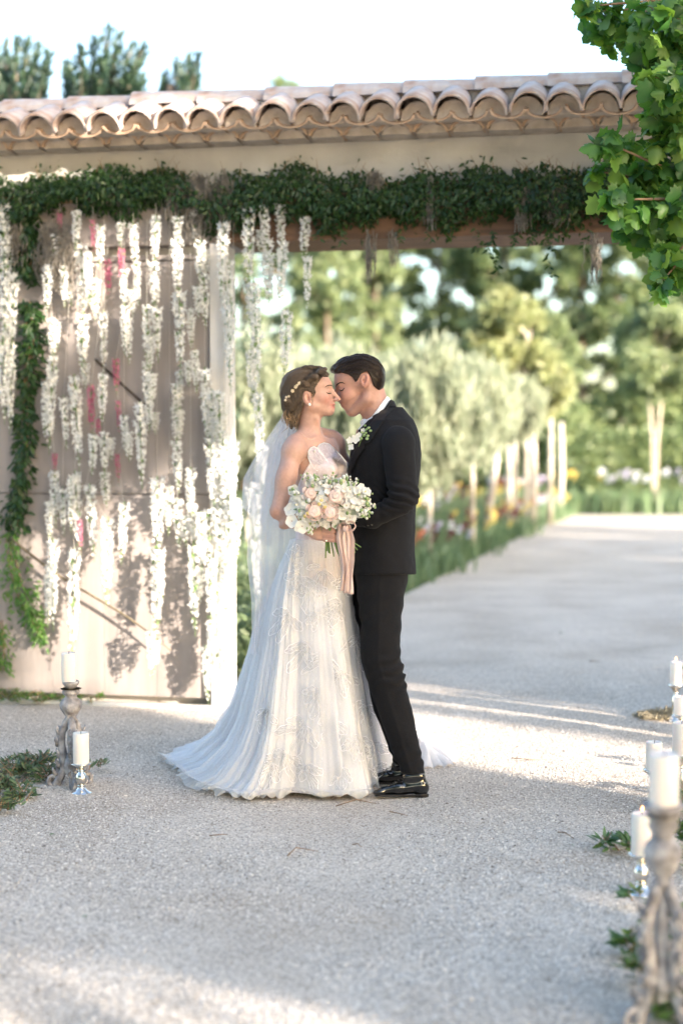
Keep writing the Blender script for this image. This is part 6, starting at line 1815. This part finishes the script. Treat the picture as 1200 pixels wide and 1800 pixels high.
# pocket flap, buttons on the cuff
pf = SI(off(jb, 1.6), prism([(640, 938), (672, 934), (673, 946), (641, 950)], -30), .8)
for k in range(3):
    mb = MB(); mb.ball(onto(bvh_of(bpy.data.objects['jacket']), 640 + k * 6.5, 925 - k * 1.2, .001) , 1.8 * PX, 8, 5, (1, .5, 1)); mb.build('cuff_button', M_button, groom)
# trousers
def tlev(rows): return [(y, (a + b) / 2, d, (b - a) / 2, rd) for y, a, b, d, rd in rows]
near_leg = column(tlev([(990, 622, 718, -14, 46), (1020, 626, 716, -18, 45), (1060, 630, 709, -24, 38), (1100, 633, 704.5, -28, 34), (1140, 632, 704, -30, 31), (1165, 633.5, 706, -30, 30), (1190, 642, 712, -30, 28), (1215, 651, 716, -30, 26), (1250, 664, 724, -30, 25), (1290, 676.5, 733, -30, 23), (1330, 692, 742, -30, 21), (1346, 701, 744.5, -30, 20), (1360, 707, 746.5, -30, 20)]))
far_leg = column(tlev([(990, 620, 712, 40, 46), (1020, 617, 706, 44, 42), (1060, 620, 700, 48, 36), (1100, 628, 697, 50, 33), (1150, 640, 702, 50, 30), (1190, 645, 705, 50, 28), (1250, 655, 712, 50, 25), (1300, 678, 722, 50, 20), (1347, 694, 728, 50, 18)]))
def twr(V):
    x, d, y = V[:, 0], V[:, 1], V[:, 2]
    k = np.exp(-(((y - 1178) / 34) ** 2)) * np.clip((x - 640) / 50, 0, 1.2)
    q = (y - 1178) - (x - 690) * -.42
    w = np.sin(q * .27 + np.sin(x * .07) + vnoise(V, .04) * 2.5) * 2.4 * k
    k2 = np.exp(-(((y - 1335) / 22) ** 2)); w = w + np.sin((y + (x - 720) * .45) * .25 + vnoise(V, .05) * 2) * 1.5 * k2
    k3 = np.exp(-(((y - 1075) / 55) ** 2)); w = w + np.sin((y * .8 + (x - 660) * .55) * .22) * 1.3 * k3
    w = w + np.sin((y * .6 - (x - 660) * .8) * .16) * .9 * np.exp(-(((y - 1255) / 50) ** 2))
    crease = -1.6 * np.exp(-((x - (np.interp(y, [1020, 1165, 1360], [668, 664, 722]))) / 3.5) ** 2) * (d < -5)
    return w + vnoise(V, .03) * 1.4 + vnoise(V, .09) * .5 + crease * .8
tr = disp(SU([near_leg, (far_leg, 6)], 6), twr)
tr = SS(tr, SU([ell((728, -30, 1368), (17, 16, 10)), ell((712, 50, 1354), (14, 15, 8))], 1), 1)
sdf_mesh('trousers', tr, M_suit, groom, 1.8)
# shoes
def shoe(dx, dd, dy, nm):
    def q(x, d, y): return (x + dx, d + dd, y + dy)
    up = SU([cap(q(672, -34, 1391), q(700, -31, 1386), 7.2, 10), cap(q(700, -31, 1388), q(738, -28, 1383), 9.5, 12), (ell(q(666, -35, 1394), (11, 9.5, 6)), 6), (ell(q(741, -28, 1385), (13, 11.5, 15)), 6), (cap(q(718, -29, 1368), q(736, -28, 1366), 11, 11.5), 8)], 7)
    up = SI(up, half((0, 0, 1), 1398.6 + dy), 1.2)
    up = SS(up, ell(q(728, -28, 1352), (14, 9.5, 12)), 2)
    up = SS(up, cap(q(684, -46, 1383), q(690, -20, 1380), .5), 1.4)
    sdf_mesh('shoe', up, M_patent, groom, 1.0)
    so_ = SU([cap(q(667, -35, 1399.5), q(712, -31, 1399), 8.6, 7.6), cap(q(712, -31, 1398), q(741, -28, 1398), 7.6, 10.2)], 3)
    base = SI(so_, half((0, 0, -1), -(1397.0 + dy)), .8); base = SI(base, half((0, 0, 1), 1401.0 + dy), .8)
    heel = SI(ell(q(742, -28, 1398), (11.5, 10.5, 20)), half((0, 0, -1), -(1395.5 + dy)), .8); heel = SI(heel, half((0, 0, 1), 1403.6 + dy), .8)
    sh_ = [o for o in bpy.data.objects if o.name.startswith('shoe')][-1]
    sdf_mesh('sole', SU([base, heel], 1), M_sole, groom, 1.0)
    mb = MB()
    for k in range(4): mb.tube([W3(692 + k * 6 + dx, -41 + dd, 1377 - k * 2.2 + dy), W3(693.5 + k * 6 + dx, -31 + dd, 1373.6 - k * 2.5 + dy), W3(696 + k * 6 + dx, -22 + dd, 1375 - k * 2.2 + dy)], .0014, 5)
    mb.build('laces', M_sole, groom)
shoe(0, -6, 0, 'near'); shoe(-20, 78, -21, 'far')
# ================================================================== BOUQUET held by the bride
M_rose = pmat('blush_rose_petal', (.88, .66, .58), (.92, .79, .73), rough=.55, scale=40, trans=.35)
M_ivory = pmat('ivory_petal', (.82, .80, .74), (.78, .79, .76), rough=.5, scale=40, trans=.3)
M_gbud = pmat('green_bud', (.20, .33, .12), (.38, .48, .24), rough=.5, scale=60, trans=.2)
M_yb = pmat('yellow_centre', (.62, .48, .14), (.72, .58, .25), rough=.6, scale=60)
M_gstem = pmat('cut_green_stem', (.10, .19, .05), (.17, .27, .08), rough=.45, scale=30, stretch=(1, 1, .2))
M_ribbon = pmat('blush_silk_ribbon', (.72, .53, .48), (.80, .64, .58), rough=.5, scale=25, bump=.4, bscale=200, trans=.25, stretch=(4, 4, .6))
M_glf = leafmat('bouquet_leaf', [(.10, .18, .08), (.16, .26, .12), (.24, .33, .17)], trans=.25)
bq = thing('bouquet', 'round bridal bouquet of blush roses and white blooms with a trailing blush ribbon', 'bouquet', tuple(W3(580, -125, 900)))
BC = W3(580, -118, 888)
def petal(c, out, up, L, Wd, cup, curl=0.0, nu=5, nv=5):
    "curved petal sheet rooted at c, leaning out"
    out = Vector(out).normalized(); up = Vector(up).normalized(); sd = out.cross(up).normalized()
    V = []
    for i in range(nu):
        u = i / (nu - 1)
        for j in range(nv):
            v = j / (nv - 1) * 2 - 1
            w = Wd * math.sin(math.pi * (.14 + .66 * u) ** .85) * .5
            V.append(Vector(c) + up * (L * u * (1 - .15 * v * v)) + out * (L * (.10 + curl * u * u) + cup * Wd * (1 - v * v) * .5 * math.sin(math.pi * min(1, u + .15))) + sd * (w * v))
    F = [(i * nv + j, i * nv + j + 1, (i + 1) * nv + j + 1, (i + 1) * nv + j) for i in range(nu - 1) for j in range(nv - 1)]
    return [tuple(p) for p in V], F
def rose(px, py, r, d, face=(0, -1, .25), mat=None, name='rose'):
    c = W3(px, d, py); f = Vector(face).normalized(); a0 = f.orthogonal().normalized(); b0 = f.cross(a0); r = r * PX
    mb = MB()
    nr_, na_ = 16, 30; V = []; F = []
    for i in range(nr_):
        q = i / (nr_ - 1) * .80
        for j in range(na_):
            a = 6.283 * j / na_; rg = abs(math.sin((a + 15 * q + .6 * math.sin(2 * a + c.x * 90)) * .5 * (1 if q < .3 else 1))) ** .6
            hh_ = math.sqrt(max(0, 1 - (q / .88) ** 2)) * .62 + (rg - .6) * .17 * (.4 + q)
            V.append(c + (a0 * math.cos(a) + b0 * math.sin(a)) * (q * r * (1 + .05 * rg)) + f * (r * (hh_ - .35)))
    for i in range(nr_ - 1):
        for j in range(na_): F.append((i * na_ + j, i * na_ + (j + 1) % na_, (i + 1) * na_ + (j + 1) % na_, (i + 1) * na_ + j))
    mb.add([tuple(v) for v in V], F)
    for ring, (rr, n, L, lean) in enumerate([(.62, 5, .66, .22), (.74, 6, .56, .6)]):
        for k in range(n):
            a = 6.283 * k / n + ring * .7; o_ = a0 * math.cos(a) + b0 * math.sin(a)
            V, F = petal(c + o_ * (rr * r) - f * r * .55, o_, (f + o_ * lean).normalized(), r * L * 1.35, r * 1.0, .30, .18 * lean)
            mb.add(V, F)
    return mb.build(name, mat or M_rose, bq)
def bloom(px, py, r, d, n=5, mat=None, name='white_bloom', face=(0, -1, .2), centre=True):
    c = W3(px, d, py); f = (Vector(face) + Vector((random.uniform(-.5, .5), 0, random.uniform(-.5, .5)))).normalized(); a0 = f.orthogonal().normalized(); b0 = f.cross(a0); r = r * PX
    mb = MB(); ph = random.uniform(0, 6)
    for k in range(n):
        a = 6.283 * k / n + ph; o_ = a0 * math.cos(a) + b0 * math.sin(a)
        V, F = petal(c + o_ * r * .08, (f * .8 - o_ * .2), (o_ + f * random.uniform(.1, .7)).normalized(), r * random.uniform(.8, 1.0), r * 1.15, -.25, -.1, 5, 5); mb.add(V, F)
    if centre: mb.mi = 1; mb.ball(c + f * r * .12, r * .16, 7, 5)
    return mb.build(name, [mat or M_ivory, M_yb], bq)
for px, py, r, d in [(547, 868, 13, -138), (590, 872, 14.5, -146), (553, 899, 13, -150), (580, 901, 12, -152)]: rose(px, py, r, d)
rose(534, 888, 10, -138, (-.3, -1, .1), M_ivory, 'ivory_rose'); rose(521, 873, 8.5, -130, (-.4, -1, .2), M_ivory, 'ivory_rose')
for px, py, r, d in [(513, 916, 13, -132), (531, 925, 14, -138), (511, 896, 13, -122), (516, 862, 11, -116), (545, 850, 11, -122)]: bloom(px, py, r, d, 5, name='broad_white_bloom', centre=False)
rb = np.random.default_rng(5)
for k in range(180):
    a = rb.uniform(0, 6.283); q = rb.uniform(0, 1) ** .55
    px = 578 + 66 * q * math.cos(a) + (6 if math.cos(a) > 0 else 0); py = 884 + 42 * q * math.sin(a) - 4 * math.cos(a)
    if px < 520 and py > 880: continue
    d = -122 - 22 * math.sqrt(max(0, 1 - q * q)) + rb.normal() * 3
    if any((px - x) ** 2 + (py - y) ** 2 < (r_ * .95) ** 2 for x, y, r_ in [(547, 868, 12.5), (590, 872, 14), (553, 899, 12.5), (580, 901, 11), (534, 888, 10), (521, 873, 8)]): continue
    bloom(px, py, rb.uniform(5, 9), d, 5, name='small_white_bloom', face=(math.cos(a) * .6 * q, -1, -math.sin(a) * .6 * q + .2), centre=k % 3 == 0)
for px, py in [(561, 886), (565, 880), (541, 902), (536, 907), (571, 892)]:
    mb = MB(); mb.ball(W3(px, -147, py), 3.6 * PX, 8, 6, (1, 1, .9)); mb.build('gold_bud', M_yb, bq)
# stock and green bud sprays rising out of the dome
mb = MB(); lv = []; ld = []
sprays = [((555, 850), (533, 838)), ((560, 848), (543, 833)), ((580, 850), (568, 836)), ((590, 850), (583, 834)), ((600, 850), (608, 836)), ((612, 856), (611, 842)), ((618, 860), (626, 843)), ((628, 866), (640, 858)), ((635, 875), (652, 868)), ((638, 885), (659, 886)), ((634, 895), (655, 903)), ((630, 900), (648, 909)), ((525, 868), (512, 862)), ((545, 930), (548, 935)), ((575, 905), (570, 920)), ((610, 900), (612, 915)), ((560, 870), (556, 858)), ((600, 885), (603, 878)), ((528, 900), (524, 912)), ((540, 880), (533, 874))]
for (x0, y0), (x1, y1) in sprays:
    n = 12
    for k in range(n):
        w = k / (n - 1); c = W3(x0 + (x1 - x0) * w + rb.normal() * 3, -128 - 10 * (1 - w) + rb.normal() * 3, y0 + (y1 - y0) * w + rb.normal() * 3)
        mb.mi = int(k % 2 == 0); mb.ball(c, (3.1 - 1.3 * w) * PX * rb.uniform(.7, 1.2), 6, 5, (1, 1, 1.2))
    mb.mi = 0; mb.tube([W3(x0, -122, y0), W3(x1, -126, y1)], .0012, 4, caps=False)
o = mb.build('bud_sprays', [M_gbud, M_ivory], bq); o['kind'] = 'stuff'
for k in range(170):
    a = rb.uniform(0, 6.283); q = rb.uniform(.2, 1.02); lv.append(W3(578 + 68 * q * math.cos(a), -120 - 16 * math.sqrt(max(0, 1 - min(1, q) ** 2)), 886 + 45 * q * math.sin(a))); ld.append((math.cos(a), -.5, -math.sin(a)))
V, F, r_ = leafcloud(np.array([tuple(v) for v in lv]), .022, LANCE, .35, dir_frames(np.array(ld), .5))
o = mesh('bouquet_leaves', V, F, M_glf, bq, smooth=False, attrs={'rnd': r_}); o['kind'] = 'stuff'
# hidden core of stems and foliage that carries the dome
mb = MB(); mb.ball(W3(578, -112, 888), 1, 14, 10, (56 * PX, 16 * PX, 34 * PX)); mb.build('foliage_core', pmat('pale_green_filler', (.42, .50, .34), (.60, .66, .52), rough=.7, scale=60), bq)
for k in range(13):
    a = k * 2.4; x0 = 582 + 9 * math.cos(a); x1 = 588 + 15 * math.cos(a) + rb.normal() * 2
    mb = MB(); mb.tube([W3(578 + 20 * math.cos(a), -114, 905), W3(x0, -113 + 5 * math.sin(a), 938), W3(x1, -116 + 7 * math.sin(a), 962 + rb.uniform(6, 24))], [.0035, .0034, .0030], 6); mb.build('stem', M_gstem, bq)
for x1, y1 in [(634, 962), (628, 967), (624, 972)]:
    mb = MB(); mb.tube([W3(596, -108, 930), W3(612, -108, 948), W3(x1, -112, y1)], [.0030, .0028, .0024], 6); mb.build('stem', M_gstem, bq)
# ribbon: knot, two loops and two long tails
def strip(name, path, wid, d0, dd=0, waves=3.0):
    path = np.array(path, float); n = 46; m = 13; k = np.linspace(0, 1, len(path)); V = np.zeros((n, m, 3))
    for i in range(n):
        t = i / (n - 1); x = np.interp(t, k, path[:, 0]); y = np.interp(t, k, path[:, 1]); w = np.interp(t, k, wid)
        for j in range(m):
            v = j / (m - 1) * 2 - 1
            V[i, j] = W3(x + v * w * .5 + .8 * math.sin(t * 9 + j), d0 + dd * t + 2.6 * math.sin(v * waves * 2 + t * 2.5) + 1.2 * math.sin(v * 9 + t * 5), y + 1.2 * math.sin(v * 3))
    o = grid_mesh(name, V, M_ribbon, bq, False); s_ = o.modifiers.new('thickness', 'SOLIDIFY'); s_.thickness = .0008; return o
strip('ribbon_tail', [(600, 922), (598, 945), (603, 975), (608, 1005), (606, 1040)], [14, 17, 13, 15, 19], -134, 14)
strip('ribbon_tail', [(610, 922), (615, 950), (616, 985), (613, 1015), (612, 1044)], [12, 15, 14, 13, 17], -132, 12, 2.2)
for (x, y, rx, ry, an) in [(616, 925, 9.5, 8.0, 20), (603, 927, 8.5, 7, -40)]:
    mb = MB(); V = []; n = 22; m = 6
    for i in range(n):
        a = 6.283 * i / n
        for j in range(m):
            v = j / (m - 1) * 2 - 1; V.append(W3(x + rx * math.cos(a) * (1 - .15 * v * v), -136 + 6 * v + 2 * math.sin(a * 2), y + ry * math.sin(a) + 2 * v))
    F = [(i * m + j, ((i + 1) % n) * m + j, ((i + 1) % n) * m + j + 1, i * m + j + 1) for i in range(n) for j in range(m - 1)]
    mb.add(V, F); mb.build('ribbon_loop', M_ribbon, bq)
mb = MB(); mb.ball(W3(607, -139, 930), 5.5 * PX, 10, 8, (1, .8, 1.15)); mb.build('ribbon_knot', M_ribbon, bq)

# ================================================================== BOUTONNIERE on his lapel
bvh_j = bvh_of(bpy.data.objects['lapel']); bvh_jk = bvh_of(bpy.data.objects['jacket'])
bo0 = onto(bvh_jk, 634, 768, .01)
bt_ = thing('boutonniere', 'small white orchid buttonhole with green buds pinned to the dark lapel', 'buttonhole', tuple(bo0))
def near_lapel(x, y, l):
    a = onto(bvh_jk, max(x, 640), y, l); return P(x, y, a.y)
keep = bq
bq = bt_
def bl2(x, y, r, n, l, mat):
    c = near_lapel(x, y, l); f = Vector((-.3, -1, .2)).normalized(); a0 = f.orthogonal().normalized(); b0 = f.cross(a0); rr = r * PX; mb = MB(); ph = random.uniform(0, 6)
    for k in range(n):
        a = 6.283 * k / n + ph; o_ = a0 * math.cos(a) + b0 * math.sin(a); V, F = petal(c, f, (o_ + f * .3).normalized(), rr, rr * .95, -.25, -.1, 4, 4); mb.add(V, F)
    mb.build('petal_bloom', mat, bt_)
bl2(625, 772, 9, 5, .012, M_ivory); bl2(615, 774, 7, 5, .014, M_ivory); bl2(631, 765, 6, 5, .014, M_ivory); bl2(617, 786, 6.5, 4, .012, M_ivory); bl2(638, 757, 5, 5, .012, M_ivory)
for x, y, r in [(640, 765, 3.2), (643, 761, 2.6), (634, 771, 3), (648, 752, 2.8), (644, 755, 2.6), (641, 748, 2.4), (646, 766, 2.6), (636, 760, 2.6), (645, 771, 3), (651, 757, 2.6)]:
    mb = MB(); mb.ball(near_lapel(x, y, .014), r * PX, 7, 5, (1.2, 1, .9)); mb.build('green_bud', M_gbud, bt_)
mb = MB(); mb.tube([near_lapel(646, 750, .012), near_lapel(636, 768, .010), near_lapel(630, 785, .008)], .0016, 5); mb.build('stem', M_gstem, bt_)
bq = keep
